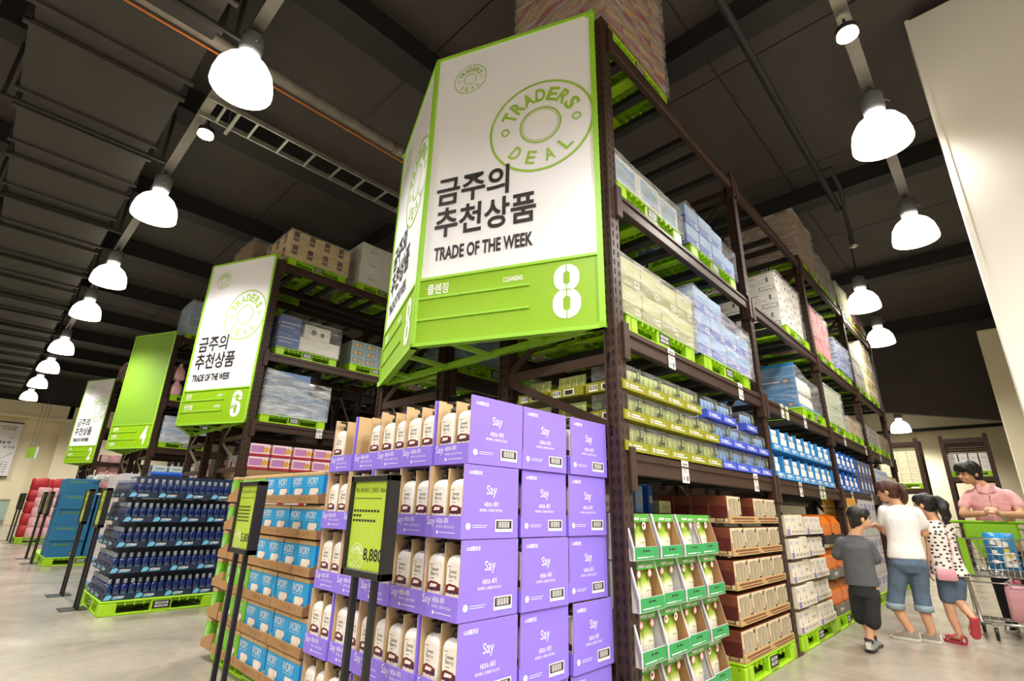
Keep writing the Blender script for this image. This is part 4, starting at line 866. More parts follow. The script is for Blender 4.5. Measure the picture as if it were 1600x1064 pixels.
# second to fourth bays: bright blue trays of small white bottles
LBT = C('sky blue tray', '2f8fd6', r=.45); RBT = C('strong blue tray', '1664c8', r=.45); BST = C('blue brown box', '7a6a60')
m = MB(); tray_box(m, .296, .26, .24, .07, out=0, inn=0, wall=.006); m.rect(-.10, .06, .036, .052, -.0012, 1); m.rect(-.10, .02, .018, .026, -.0012, 1); m.rect(.08, .11, .015, .045, -.0012, 2); BLT = m.mesh('bottle tray', LBT, WINK, CRM)
m = MB(); tray_box(m, .296, .26, .26, .07, out=0, inn=0, wall=.006); m.rect(-.10, .06, .036, .052, -.0012, 1); m.rect(-.10, .02, .018, .026, -.0012, 1); BLT2 = m.mesh('bottle tray', RBT, WINK)
m = MB(); m.lathe([(.025, 0), (.027, .005), (.027, .135), (.014, .15)], 8, 1); m.lathe([(.017, .147), (.018, .212), (.012, .216)], 8, 0); SBT = m.mesh('small bottle', WPL, C('gold print', 'e2d9c6', r=.4))
for bay, (y0, n, tm, nm, gap) in enumerate(((5.86, 8, BLT, 'sky blue', .303), (8.66, 4, BLT2, 'strong blue', .303))):
    for r in range(2):
        for c in range(n):
            y = y0 + c * gap; zz = z + (1 - r) * .29; lab = '%s bottle tray, %s from near, %s tier' % (nm, ORD[c], ('top', 'lower')[r])
            solo('bottle_tray', tm, lab, 'display tray', (XF, y, zz), pi / 2, nm + ' bottle trays')
            for k in range(4):
                if (r * 3 + c * 2 + k) % 7 == 6: continue
                q = place(XF, y, pi / 2) @ Vector((-.10 + k * .066, .045, zz + .008)); solo('small_bottle', SBT, 'small white bottle, %s of four in %s' % (ORD[k], lab), 'bottle', tuple(q), pi / 2, 'small white bottles')
BRB = two_sided(.26, .25, .26, lambda m, w, h: (m.rect(-w * .5, -w * .1, 0, h, -.001, 1), m.rect(-w * .05, w * .4, h * .3, h * .7, -.001, 2)), (BST, BLD, WHC)); WTB = two_sided(.24, .25, .25, d_win, (C('ice box', 'cfdbe2'), BLL, WHC)); YWB = two_sided(.24, .25, .22, d_lines, (C('pale yellow box', 'd9cc94'), WHC))
for r in range(2):
    for c in range(4): solo('brown_blue_box', BRB, 'brown and blue box, %s from near, %s tier, far low shelf' % (ORD[c], ('top', 'lower')[r]), 'box', (XF - .14, 9.98 + c * .28, z + (1 - r) * .265), 0, 'brown and blue boxes')
    for c in range(5): solo('ice_box', WTB, 'ice white box, %s from near, %s tier, far low shelf' % (ORD[c], ('top', 'lower')[r]), 'box', (XF - .14, 11.55 + c * .26, z + (1 - r) * .255), 0, 'ice white boxes')
    for c in range(4): solo('pale_yellow_box', YWB, 'pale yellow box, %s from near, %s tier, shelf end' % (ORD[c], ('top', 'lower')[r]), 'box', (XF - .14, 12.9 + c * .26, z + (1 - r) * .225), 0, 'pale yellow boxes')
# price tags clipped to the beams
m = MB(); m.box(-.055, .055, -.003, 0, 0, .16, 0); m.rect(-.04, .04, .125, .138, -.0036, 1); m.rect(-.04, .02, .09, .096, -.0036, 1); m.rect(-.04, .03, .075, .080, -.0036, 1); m.rect(-.04, -.02, .02, .045, -.0036, 1); m.rect(.005, .042, .015, .05, -.0036, 1); TG = m.mesh('shelf tag', TAGW, LINEK)
m = MB(); m.box(-.055, .055, -.003, 0, 0, .16, 0); m.rect(-.04, .04, .06, .09, -.0036, 1); TGG = m.mesh('green tag', C('pale green tag', 'b9cc86'), WINK)
for lv, ys in ((0, (3.62, 5.08, 6.5, 7.35, 9.1, 10.6, 12.2)), (1, (3.55, 4.98, 6.25, 7.15, 9.3, 10.9, 12.3, 13.5))):
    for i, y in enumerate(ys): solo('price_tag', TG, 'white price tag, %s from near on the %s beam facing shoppers' % (ORD[i], ('lowest', 'middle')[lv]), 'price tag', (RX[0] + .006, y, LV[lv] - .155), pi / 2, 'price tags on the beams')
for y, lv in ((6.42, 1), (7.5, 0)): solo('price_tag', TGG, 'pale green tag beside a white one on the %s beam' % ('middle' if lv else 'lowest'), 'price tag', (RX[0] + .006, y, LV[lv] - .155), pi / 2, 'price tags on the beams')
solo('price_tag', TG, 'white price tag on the brown beam behind sign six', 'price tag', (RX[1] + .006, 3.95, LV6[1] - .155), pi / 2, 'price tags on the beams')

# ------------------------------------------------------------------ floor displays under the shelf (facing the aisle)
MG = C('method green', '2f9d55', r=.4); MGL = C('leaf green header', '4ea83a', r=.4); WEDGE = C('white board edge', 'cfcbd2', r=.6); RTAG = C('rose tag', 'e07f78', r=.4)
def grad_green():
    m = bpy.data.materials.new('green pouch'); m.use_nodes = True; nt = m.node_tree; b = nt.nodes['Principled BSDF']
    tc = nt.nodes.new('ShaderNodeTexCoord'); sp = nt.nodes.new('ShaderNodeSeparateXYZ'); r = nt.nodes.new('ShaderNodeValToRGB'); mr = nt.nodes.new('ShaderNodeMapRange'); mr.inputs[2].default_value = .22
    n = nt.nodes.new('ShaderNodeTexNoise'); n.inputs['Scale'].default_value = 14; ad = nt.nodes.new('ShaderNodeMath'); ad.operation = 'MULTIPLY_ADD'; ad.inputs[1].default_value = .06
    nt.links.new(tc.outputs['Object'], sp.inputs[0]); nt.links.new(tc.outputs['Object'], n.inputs['Vector']); nt.links.new(n.outputs[0], ad.inputs[0]); nt.links.new(sp.outputs[2], ad.inputs[2]); nt.links.new(ad.outputs[0], mr.inputs[0]); nt.links.new(mr.outputs[0], r.inputs[0])
    e = r.color_ramp.elements; e[0].position = .55; e[0].color = lin('ece9d8'); e[1].position = .85; e[1].color = lin('8fb52c'); e2 = e.new(.7); e2.color = lin('c6d37a')
    nt.links.new(r.outputs[0], b.inputs['Base Color']); b.inputs['Roughness'].default_value = .25; return m
POUCHM = grad_green()
m = MB(); loft(m, [(0, .056, .03, .02), (.01, .062, .034, .022), (.10, .060, .032, .022), (.16, .050, .024, .02), (.21, .036, .018, .014), (.245, .028, .014, .01)]); m.rect(-.02, .03, .085, .091, -.0335, 1); POUCH = m.mesh('green bottle', POUCHM, GINK)
m = MB(); m.disc(0, 0, .024, 0, 0, 14); m.disc(0, 0, .017, -.0008, 1, 12); PT1 = m.mesh('round tag', RTAG, PINKL); m = MB(); m.disc(0, 0, .024, 0, 1, 14); m.disc(-.006, .003, .010, -.0008, 0, 8); PT2 = m.mesh('round tag', REDC, PINKL)
HP = .272
m = MB(); w = .302; tray_box(m, w, .24, HP - .006, .075, out=2, inn=1, wall=.006, slope=.06); m.rect(-w / 2 + .016, w / 2 - .004, .004, .074, -.0012, 0); m.box(-w / 2 + .016, w / 2 - .004, .052, .058, HP - .056, HP - .008, 3)
m.prism([(-.001, .004), (.012, .004), (.070, HP - .006), (.054, HP - .006), (-.001, .075)], -w / 2, -w / 2 + .016, 'x', 2)
m.rect(-.11, .02, .014, .020, -.002, 4); m.rect(.03, .09, .016, .019, -.002, 4); m.disc(-.03, .052, .009, -.002, 5, 8); m.rect(-.01, .04, .048, .056, -.002, 5); m.text('method', -.055, HP - .045, .022, .0505, 4, w=.075, bold=.03); m.rect(.035, .12, HP - .038, HP - .034, .0505, 4); m.rect(.035, .11, HP - .046, HP - .043, .0505, 4)
MT = m.mesh('green tray', MG, KRAFT, WEDGE, MGL, WINK, INK)
NR = 4
for r in range(NR):
    for c in range(4):
        y = 2.955 + c * .307 + .008 * ((r + c) % 3 - 1); zz = .115 + (NR - 1 - r) * HP; x = RX[0] + .03 + .008 * ((r * 2 + c) % 3); row = ROWN(r, NR)
        solo('green_tray', MT, 'green display tray with white sloped sides, %s from near, %s row' % (ORD[c], row), 'display tray', (x, y, zz), pi / 2, 'green display trays')
        for s in (-1, 1):
            q = place(x, y, pi / 2) @ Vector((s * .064 + .004, .098, zz + .008)); b = thing('green_bottle', 'green white bottle, %s of two in %s green tray, %s row' % ('left' if s < 0 else 'right', ORD[c], row), 'bottle', tuple(q), pi / 2, 'green white bottles')
            obj('bottle_body', POUCH, b); obj('round_tag', PT1 if (r + c) % 3 else PT2, b, (.014, -.045, .185))
pallet(RX[0] - .53, 3.42, 0, 'green pallet under the green display trays').scale = (1.0, 1.1, .75)
# gift box stack
GBR = C('gift box brown', '7a3f28', r=.45); GBM = C('gift box maroon', '5c231d', r=.45); GCR = C('gift box cream', 'd8c7a4', r=.5); GWN = C('gift window grey', 'a4987f', r=.2, v=.15, vscale=14); GBT = C('gift bottle', 'b0a488', r=.3, v=.12); GTY = C('kraft tray gold', 'b89a63', r=.7); GTX = C('tray lettering brown', '7c4a33')
gw, gh, gd = .296, .205, .15
m = MB(); m.box(-gw / 2, gw / 2, 0, gd, 0, gh, 0, b=.003); m.rect(-gw / 2 + .004, gw / 2 - .004, .003, gh - .003, -.0012, 2)
for x0 in (-.118,): m.add([(-.10, -.002, .045), (.075, -.002, .045), (.095, -.002, .075), (.095, -.002, .175), (.02, -.002, .188), (-.115, -.002, .18)], [(0, 1, 2, 3, 4, 5)], 3)
for cx in (-.05, .035): m.add([(cx - .024, -.0026, .048), (cx + .024, -.0026, .048), (cx + .022, -.0026, .12), (cx + .008, -.0026, .15), (cx + .006, -.0026, .17), (cx - .006, -.0026, .17), (cx - .008, -.0026, .15), (cx - .022, -.0026, .12)], [tuple(range(8))], 4)
m.disc(.118, .178, .016, -.0030, 5, 10); m.box(.115, .121, -.003, -.001, .06, .165, 5); m.rect(.095, .135, .02, .06, -.003, 5); m.rect(-.135, -.12, .05, .09, -.002, 1)
for sx in (-1, 1):
    m.M = Matrix.Translation((sx * gw / 2, 0 if sx > 0 else gd, 0)) @ Matrix.Rotation(sx * pi / 2, 4, 'Z'); m.rect(0.004, gd - .004, .03, gh * .62, -.0012, 1); m.rect(.004, gd - .004, .003, .028, -.0012, 2); m.ring(gd / 2, gh * .42, .016, .019, -.0018, 0, 14)
m.M = None; GBX = m.mesh('gift box', GBR, GBM, GCR, GWN, GBT, INK)
m = MB(); tray_box(m, .596, .62, .055, .055, out=0, inn=0); m.rect(-.25, .26, .030, .044, -.0012, 1); m.rect(-.2, .28, .010, .020, -.0012, 1)
m.M = Matrix.Translation((-.298, .62, 0)) @ Matrix.Rotation(-pi / 2, 4, 'Z'); m.rect(.5, .58, .012, .04, -.0012, 2); m.rect(.508, .572, .016, .036, -.0016, 0); m.M = None; GTR = m.mesh('gift tray', GTY, GTX, INK)
GP = .247; NG = 5
for r in range(NG):
    zz = .15 + (NG - 1 - r) * GP; row = ROWN(r, NG)
    for c in range(2): solo('gift_tray', GTR, 'low kraft tray under gift boxes, %s half, %s row' % (('near', 'far')[c], row), 'display tray', (RX[0] + .02, 4.62 + c * .602, zz), pi / 2, 'kraft gift trays')
    for c in range(4):
        for dep in range(1 if c else (5 if r == 0 else 3)):
            if r == 0 and c == 1 and dep == 0: continue
            q = place(RX[0] + .02, 4.321 + .15 + c * .301, pi / 2) @ Vector((0, .012 + dep * (gd + .004), zz + .008))
            solo('gift_box', GBX, 'cream and brown gift box, %s from near%s, %s row' % (ORD[c], ', %s rank back' % ORD[dep] if dep else '', row), 'gift box', tuple(q), pi / 2, 'cream and brown gift boxes')
pallet(RX[0] - .53, 4.93, 0, 'green pallet under the cream and brown gift boxes', sx=1.0, sy=1.12)
# cream and lavender boxes
CB1 = C('cream shampoo box', 'dcd2bc'); CB2 = C('shampoo print blue', '9fb2cc', v=.2); CB3 = C('shampoo print violet', '8a7ab8')
m = MB(); m.box(-.098, .098, 0, .14, 0, .175, 0, b=.003)
for s in (-1, 1): m.add([(s * .05 - .02, -.001, .03), (s * .05 + .02, -.001, .03), (s * .05 + .02, -.001, .11), (s * .05 + .006, -.001, .13), (s * .05 - .006, -.001, .13), (s * .05 - .02, -.001, .11)], [tuple(range(6))], 2)
m.rect(-.012, .012, .03, .08, -.0014, 3); m.rect(-.085, -.02, .12, .15, -.0008, 1); CBX = m.mesh('cream box', CB1, CB2, C('pale bottle print', 'e6e0d2'), CB3)
m = MB(); m.box(-.098, .098, 0, .14, 0, .19, 0, b=.003); m.rect(-.04, .04, .088, .098, -.001, 1); m.rect(-.02, .02, .074, .078, -.001, 1); CBP = m.mesh('plain cream box', CB1, LINEK)
m = MB(); tray_box(m, .63, .3, .07, .062, out=0, inn=0); m.rect(-.30, -.22, .004, .058, -.0012, 1); [m.rect(-.17 + .12 * i, -.09 + .12 * i, .022, .042, -.0012, 2) for i in range(4)]; CBT = m.mesh('cream tray', CB1, CB3, GRYC)
for r in range(5):
    zz = .15 + (4 - r) * .218; row = ROWN(r, 5)
    for c in range(2):
        y = 6.06 + c * .645; x = RX[0] + .02 + .012 * ((r + c) % 2)
        solo('cream_tray', CBT, 'cream tray with violet end, %s half, %s row of cream boxes' % (('near', 'far')[c], row), 'display tray', (x, y, zz), pi / 2, 'cream trays')
        for k in range(3):
            q = place(x, y, pi / 2) @ Vector((-.2 + k * .2, .012, zz + .008)); pl = k == 2 and c == 0
            solo('cream_box', CBP if pl else CBX, '%s, %s of three in %s half, %s row' % ('plain cream box' if pl else 'cream box with bottle print', ORD[k], ('near', 'far')[c], row), 'box', tuple(q), pi / 2, 'cream boxes')
pallet(RX[0] - .53, 6.38, 0, 'green pallet under the cream boxes', sx=1.0, sy=1.15)
# orange packs
ORG = C('orange pack', 'e0731c', r=.3, v=.12); ORP = C('orange pale base', 'ecd9b0'); GRT = C('grey tray', '6f6a62'); DKT = C('dark tray', '2c2826')
m = MB(); m.prism([(0, 0), (.075, 0), (.075, .31), (.06, .31), (0, .22)], -.054, .054, 'x', 0); m.add([(-.03, -.0035, .0), (.03, -.0035, .0), (.012, -.0035, .05), (0, -.0035, .09), (-.012, -.0035, .05)], [(0, 1, 2, 3, 4)], 1); m.rect(-.014, .014, .008, .025, -.0045, 2); OPK = m.mesh('orange pack', ORG, ORP, INK)
for rr_, (cmat) in enumerate((DKT, GRT, GRT)):
    m = MB(); tray_box(m, .48, .34, .12, .10, out=0, inn=0)
    if rr_ == 0:
        m.box(-.24, .24, .30, .33, .1, .33, 2); m.box(-.24, -.234, .02, .33, .1, .33, 2); m.M = Matrix.Translation((-.2405, .34, 0)) @ Matrix.Rotation(-pi / 2, 4, 'Z'); m.text('nar', .20, .03, .034, -.002, 1, w=.11, bold=.01); m.M = None
    else:
        for q in ((-.09, .09, .030, .033), (-.09, .09, .066, .069), (-.09, -.087, .03, .069), (.087, .09, .03, .069), (-.07, .07, .044, .056)): m.rect(q[0], q[1], q[2], q[3], -.0012, 1)
    tm = m.mesh('orange tray', cmat, WINK, ORG); row = ('top', 'middle', 'bottom')[rr_]; zz = .15 + (2 - rr_) * .375
    for c in range(2):
        y = 7.36 + c * .5; solo('orange_tray', tm, '%s tray of orange packs, %s one, %s row' % (('dark', 'grey', 'grey')[rr_], ('near', 'far')[c], row), 'display tray', (RX[0] + .02, y, zz), pi / 2, 'orange pack trays')
        for k in range(4):
            q = place(RX[0] + .02, y, pi / 2) @ Vector((-.17 + k * .115, .03, zz + .008)); solo('orange_pack', OPK, 'orange pack, %s of four in %s tray, %s row' % (ORD[k], ('near', 'far')[c], row), 'pack', tuple(q), pi / 2, 'orange packs')
pallet(RX[0] - .53, 7.6, 0, 'green pallet under the orange packs', sx=1.0, sy=1.0)
# far floor stacks glimpsed between the shoppers
VB = two_sided(.3, .3, .26, lambda m, w, h: (m.rect(-w * .4, w * .4, h * .35, h * .85, -.001, 1), m.rect(-w * .3, -w * .05, h * .4, h * .8, -.0014, 2), m.rect(w * .05, w * .3, h * .4, h * .8, -.0014, 2)), (C('pale grey box', 'c8c6c2'), WHC, C('violet bottle', '7d70b0')))
YB = two_sided(.3, .3, .26, d_lines, (C('amber box', 'd99a2a'), WHC)); WB2 = two_sided(.3, .3, .26, d_plain, (C('bone box', 'cfc8bc'), GRYC))
for nm, me, y0, n in (('violet bottle', VB, 9.55, 4), ('amber', YB, 8.75, 2), ('bone white', WB2, 11.4, 4), ('bone white', WB2, 12.7, 4)):
    for r in range(5):
        for c in range(n): solo('far_box', me, '%s box, %s from near, %s row, %s' % (nm, ORD[c], ROWN(r, 5), 'beyond the orange packs' if y0 < 11 else ('near stack of far floor' if y0 < 12 else 'last floor stack')), 'box', (RX[0] - .14, y0 + c * .31, .15 + (4 - r) * .265), 0, 'boxes on the far floor pallets')
pallet(RX[0] - .53, 8.93, 0, 'green pallet under the amber boxes', sx=1.0, sy=.7); pallet(RX[0] - .53, 10.0, 0, 'green pallet under the violet bottle boxes', sx=1.0, sy=1.15); pallet(RX[0] - .53, 11.85, 0, 'green pallet under the near bone white boxes', sx=1.0, sy=1.15); pallet(RX[0] - .53, 13.15, 0, 'green pallet under the last bone white boxes', sx=1.0, sy=1.15)
# small goods on the rear low shelf, seen over the green trays
m = MB(); m.box(-.35, .35, -.65, .65, 0, 1.2, 0, b=.01); m.box(-.351, .351, -.65, .65, .58, .60, 0); solo('dark_crate', m.mesh('dark crate', BLACKB), 'dark crate behind the green display trays', 'crate', (-2.42, 3.65, 0))
for i, (y, w, h, c, nm) in enumerate(((3.2, .32, .12, WHC, 'flat white'), (3.48, .13, .2, CRM, 'cream'), (3.68, .11, .2, BLL, 'pale blue'), (3.86, .07, .22, BLD, 'royal blue'), (4.1, .2, .1, OLVL, 'pale yellow'))):
    m = MB(); m.box(-.08, .08, -w / 2, w / 2, 0, h, 0, b=.004); m.M = Matrix.Rotation(pi / 2, 4, 'Z') @ Matrix.Translation((0, -.08, 0)); m.rect(-w * .3, w * .3, h * .35, h * .6, -.001, 1); solo('small_box', m.mesh('small box', c, GRYC), nm + ' box in the dark gap above the green trays', 'box', (-2.2, y, 1.202), 0, 'small boxes in the dark gap')
# two small racks at the far end
def far_rack(x, y, w, zt, label, mesh, nx, nz, z0, bw, bh, blabel):
    t = thing('storage_rack', label, 'rack', (x, y, 0))
    for s in (0, 1):
        for dy in (0, .9):
            m = MB(); m.box(-.05, .05, -.04, .04, 0, zt); obj('upright', m.mesh('upright', BROWN), t, (s * w, dy, 0))
        m = MB(); m.bar((s * w, 0, .2), (s * w, .9, 1.5), .03, .05); m.bar((s * w, .9, 1.6), (s * w, 0, zt - .2), .03, .05); obj('brace', m.mesh('brace', BROWN), t)
    m = MB(); m.box(0, w, -.03, .03, -.12, 0); bm_ = m.mesh('beam', BROWN)
    for zb in (z0, zt - .1): obj('beam', bm_, t, (0, 0, zb)); obj('beam', bm_, t, (0, .9, zb))
    for i in range(5):
        m = MB(); m.box(.05, w - .05, .05 + i * .18, .10 + i * .18, zt - .2 - i * .05, zt - .15 - i * .05); obj('cross_bar', m.mesh('cross bar', BROWN), t)
    pallet(x + w / 2, y + .5, z0, 'green pallet on the ' + label.replace('brown storage rack ', 'rack '), 'green pallets on the racks', sx=w / 1.12, sy=.85)
    for r in range(nz):
        for c in range(nx): solo('far_carton', mesh, '%s, %s from left, %s row' % (blabel, ORD[c], ROWN(r, nz) if nz > 1 else 'only'), 'carton', (x + .06 + bw * (c + .5), y + .22, z0 + .151 + (nz - 1 - r) * (bh + .003)), 0, blabel + ' on the far racks')
FK1 = two_sided(.25, .3, .17, d_lines, (C('pale lit box', 'f3edc8'), C('leafy print', 'b9b673'))); FK2 = two_sided(.25, .3, .24, d_plain, (WHC, GRYC))
far_rack(-2.75, 19.0, 1.05, 3.48, 'brown storage rack with pale yellow boxes before the back wall', FK1, 4, 6, 2.05, .235, .17, 'pale yellow printed carton')
far_rack(-1.12, 19.0, .95, 3.50, 'brown storage rack with white cartons beside the white pillar', FK2, 4, 2, 2.35, .215, .24, 'small white carton')
# ------------------------------------------------------------------ people
SKIN = mat('skin', 'd8a582', .5, var=.04, vscale=9, spec=.35); HAIRK = mat('black hair', '17120f', .35, var=.25, vscale=60, bump=.5, bscale=120, stretch=(1, 1, .25)); HAIRB = mat('dark brown hair', '4a2818', .4, var=.25, vscale=60, bump=.5, bscale=120, stretch=(1, 1, .25))
EYEM = mat('dark eye', '1a1210', .2, var=0); LIPM = mat('lip', 'a8604e', .5, var=0)
def ball(m, c, r, n=14, k=9, M=None):
    rx, ry, rz = r if isinstance(r, (tuple, list)) else (r, r, r); vs = []; fs = []
    for j in range(k + 1):
        t = pi * j / k
        for i in range(n):
            a = 2 * pi * i / n; q = Vector((rx * sin(t) * cos(a), ry * sin(t) * sin(a), -rz * cos(t)))
            vs.append(tuple((M @ q if M else q) + Vector(c)))
    for j in range(k):
        for i in range(n): fs.append((j * n + i, j * n + (i + 1) % n, (j + 1) * n + (i + 1) % n, (j + 1) * n + i))
    m.add(vs, fs, 0, True)
def chain(m, pts, n=12):
    """tapered limb through (x, y, z, radius) joints with round joints"""
    for a, b in zip(pts[:-1], pts[1:]):
        A, B = Vector(a[:3]), Vector(b[:3]); P = [A.lerp(B, t) for t in (0, .5, 1)]; m.tube([tuple(p) for p in P], [a[3], (a[3] + b[3]) / 2, b[3]], n)
    for a in pts: ball(m, a[:3], a[3] * .985, 10, 7)
def torso(m, secs, n=20):
    """stacked ellipses (z, cx, cy, half width, half depth, turn)"""
    vs = []; fs = []
    for z, cx, cy, a, b, ph in secs:
        for i in range(n):
            t = 2 * pi * i / n; x, y = a * cos(t), b * sin(t); vs.append((cx + x * cos(ph) - y * sin(ph), cy + x * sin(ph) + y * cos(ph), z))
    for j in range(len(secs) - 1):
        for i in range(n): fs.append((j * n + i, j * n + (i + 1) % n, (j + 1) * n + (i + 1) % n, (j + 1) * n + i))
    fs += [tuple(range(n))[::-1], tuple((len(secs) - 1) * n + i for i in range(n))]
    m.add(vs, fs, 0, True)
def fuse(m, name, mt, vox=.009, it=5):
    me = bpy.data.meshes.new('tmp'); me.from_pydata(m.v, [], m.f); o = bpy.data.objects.new('tmp', me); COL.objects.link(o)
    r = o.modifiers.new('r', 'REMESH'); r.mode = 'VOXEL'; r.voxel_size = vox; s = o.modifiers.new('s', 'SMOOTH'); s.factor = .5; s.iterations = it
    dg = bpy.context.evaluated_depsgraph_get(); out = bpy.data.meshes.new_from_object(o.evaluated_get(dg)); bpy.data.objects.remove(o); bpy.data.meshes.remove(me)
    out.name = name; out.materials.clear(); out.materials.append(mt); out.polygons.foreach_set('use_smooth', [True] * len(out.polygons)); return out
def hand(m, w, d, nrm, s=1.0, curl=.5, thumb=1):
    """palm and five fingers: w wrist, d direction, nrm back-of-hand normal"""
    w, d, nrm = Vector(w), Vector(d).normalized(), Vector(nrm).normalized(); x = d.cross(nrm).normalized()
    c = w + d * .045 * s
    for a in (-.024, -.008, .008, .024): chain(m, [tuple(w + x * a * .6 * s) + (.013 * s,), tuple(c + d * .04 * s + x * a * s) + (.0125 * s,)], 8)
    for i, L in enumerate((.062, .074, .070, .054)):
        p = c + d * .042 * s + x * (-.0285 + .019 * i) * s; q = p + (d * cos(curl) - nrm * sin(curl)) * L * .5 * s; e = q + (d * cos(curl * 2.2) - nrm * sin(curl * 2.2)) * L * .5 * s
        chain(m, [tuple(p) + (.0095 * s,), tuple(q) + (.009 * s,), tuple(e) + (.0078 * s,)], 8)
    p = w + d * .025 * s - x * thumb * .03 * s; q = p + (d * .7 - x * thumb * .7) * .035 * s; e = q + (d * .95 - x * thumb * .1 - nrm * .3) * .03 * s
    chain(m, [tuple(p) + (.012 * s,), tuple(q) + (.011 * s,), tuple(e) + (.009 * s,)], 8)
def head_xf(c, facing, tilt=0.0, s=1.0):
    """chin at c; facing = direction of the nose on the ground plane"""
    f = Vector((facing[0], facing[1], 0)).normalized(); a = math.atan2(f.x, -f.y)
    return Matrix.Translation(c) @ Matrix.Rotation(a, 4, 'Z') @ Matrix.Rotation(tilt, 4, 'X') @ Matrix.Scale(s, 4)
def head(m, X, neck):
    R = X.to_3x3()
    def B(c, r): ball(m, tuple(X @ Vector(c)), r, 16, 11, R)
    B((0, .012, .128), (.074, .092, .094)); B((0, -.030, .078), (.059, .058, .076)); B((0, -.052, .03), (.032, .03, .028)); B((0, -.05, .10), (.056, .04, .06))
    chain(m, [tuple(X @ Vector((0, -.086, .105))) + (.010 * X.to_scale().x,), tuple(X @ Vector((0, -.103, .078))) + (.013 * X.to_scale().x,)], 8)
    for s in (-1, 1): B((s * .074, .012, .092), (.011, .020, .032)); B((s * .032, -.062, .07), (.022, .02, .02))
    B((0, -.084, .047), (.022, .012, .007)); B((0, -.083, .037), (.02, .012, .007))
    k = X.to_scale().x; chain(m, [tuple(X @ Vector((0, .02, .05))) + (.052 * k,), tuple(neck) + (.056 * k,)], 12)
def face_parts(X, t):
    me = MB(); R = X.to_3x3()
    for s in (-1, 1): ball(me, tuple(X @ Vector((s * .031, -.083, .108))), (.012, .006, .006), 8, 6, R)
    obj('eye', me.mesh('eyes', EYEM), t); me = MB()
    for s in (-1, 1): ball(me, tuple(X @ Vector((s * .032, -.085, .128))), (.019, .005, .004), 8, 6, R)
    obj('eyebrow', me.mesh('brows', HAIRK), t); me = MB(); ball(me, tuple(X @ Vector((0, -.089, .042))), (.021, .008, .006), 8, 6, R); obj('mouth', me.mesh('mouth', LIPM), t)
def hair(X, mt, extra=(), fringe=True, vox=.009):
    m = MB(); R = X.to_3x3()
    def B(c, r): ball(m, tuple(X @ Vector(c)), r, 16, 11, R)
    B((0, .030, .138), (.084, .088, .096)); B((0, .045, .085), (.074, .062, .075)); B((0, -.02, .172), (.078, .078, .056))
    if fringe: B((0, -.068, .168), (.058, .026, .030)); B((.04, -.055, .158), (.034, .03, .03)); B((-.04, -.055, .158), (.034, .03, .03))
    for s in (-1, 1): B((s * .066, -.012, .135), (.02, .04, .045))
    k = X.to_scale().x
    for ch in extra: chain(m, [tuple(X @ Vector(p[:3])) + (p[3] * k,) for p in ch], 10)
    return fuse(m, 'hair', mt, vox, 3)
def shoe(t, ank, d, L, w, top, sole, accent=None, name='shoe'):
    """a shoe under the ankle pointing along d on the ground"""
    d = Vector((d[0], d[1], 0)).normalized(); a = math.atan2(-d.x, d.y); X = Matrix.Translation((ank[0], ank[1], 0)) @ Matrix.Rotation(a, 4, 'Z')
    m = MB(X); loft(m, [(0.0, w * .9, L * .5, w * .8, 0, L * .22), (.012, w, L * .52, w * .85, 0, L * .22), (.028, w * .98, L * .51, w * .85, 0, L * .22)], 0, 5)
    s = obj(name, None, t); obj('sole', m.mesh('sole', sole), s)
    m = MB(X); loft(m, [(.026, w * .92, L * .49, w * .8, 0, L * .22), (.05, w * .88, L * .42, w * .75, 0, L * .16), (.07, w * .72, L * .30, w * .65, 0, L * .06), (.095, w * .60, L * .18, w * .55, 0, -L * .02)], 0, 5); obj('upper', m.mesh('upper', top), s)
    m = MB(X)
    for i in range(3): m.box(-w * .45, w * .45, L * (.2 + .09 * i), L * (.235 + .09 * i), .066 - .008 * i, .079 - .009 * i)
    obj('lace', m.mesh('lace', accent or sole), s)
    if accent: m = MB(X); m.box(-w * .5, w * .5, -L * .275, -L * .24, .03, .085, 0, b=.004); obj('heel_tab', m.mesh('heel tab', accent), s)
def cloth_mat(name, c, sc=30, var=.06, bump=.35, rough=.85): return mat(name, c, rough, var=var, vscale=sc, bump=bump, bscale=14)
def person(x, y, label):
    a = math.atan2(-x, y); return thing('person', label, 'person', (x, y, 0), a, 'shoppers in the aisle')
# --- woman in white
t = person(-1.06, 7.22, 'woman in white T-shirt and rolled-up jeans, back turned, brown ponytail')
X = head_xf((.075, .03, 1.385), (-1, .35), .12, 1.04)
m = MB(); head(m, X, (.142, .03, 1.32)); torso(m, [(.80, .11, 0, .14, .10, .2), (.98, .12, .01, .115, .085, .2), (1.2, .135, .02, .145, .095, .2), (1.31, .14, .02, .13, .07, .2), (1.345, .14, .02, .06, .05, .2)])
chain(m, [(-.015, .02, 1.28, .05), (-.03, .05, 1.06, .04), (-.105, .20, 1.125, .028)]); hand(m, (-.105, .20, 1.125), (-.35, .9, .25), (-.3, -.2, .9), .95, .6, 1)
chain(m, [(.290, .02, 1.265, .05), (.315, .09, 1.055, .04), (.24, .27, 1.10, .028)]); hand(m, (.24, .27, 1.10), (-.5, .85, .1), (.2, 0, 1), .95, .6, -1)
chain(m, [(.04, 0, .80, .09), (-.045, .02, .47, .062), (-.07, .0, .30, .054), (.015, 0, .085, .038)]); chain(m, [(.185, .01, .80, .09), (.165, .03, .48, .062), (.165, .03, .30, .054), (.19, .04, .085, .038)])
for ax, ay in ((.015, 0), (.19, .04)): chain(m, [(ax, ay, .06, .038), (ax - .12, ay + .03, .04, .028)])
obj('body', fuse(m, 'woman body', SKIN), t); face_parts(X, t)
obj('hair', hair(X, HAIRB, [[(0, .10, .165, .03), (0, .135, .15, .034), (.01, .155, .09, .036), (.015, .15, .02, .028), (.015, .135, -.03, .014)]]), t)
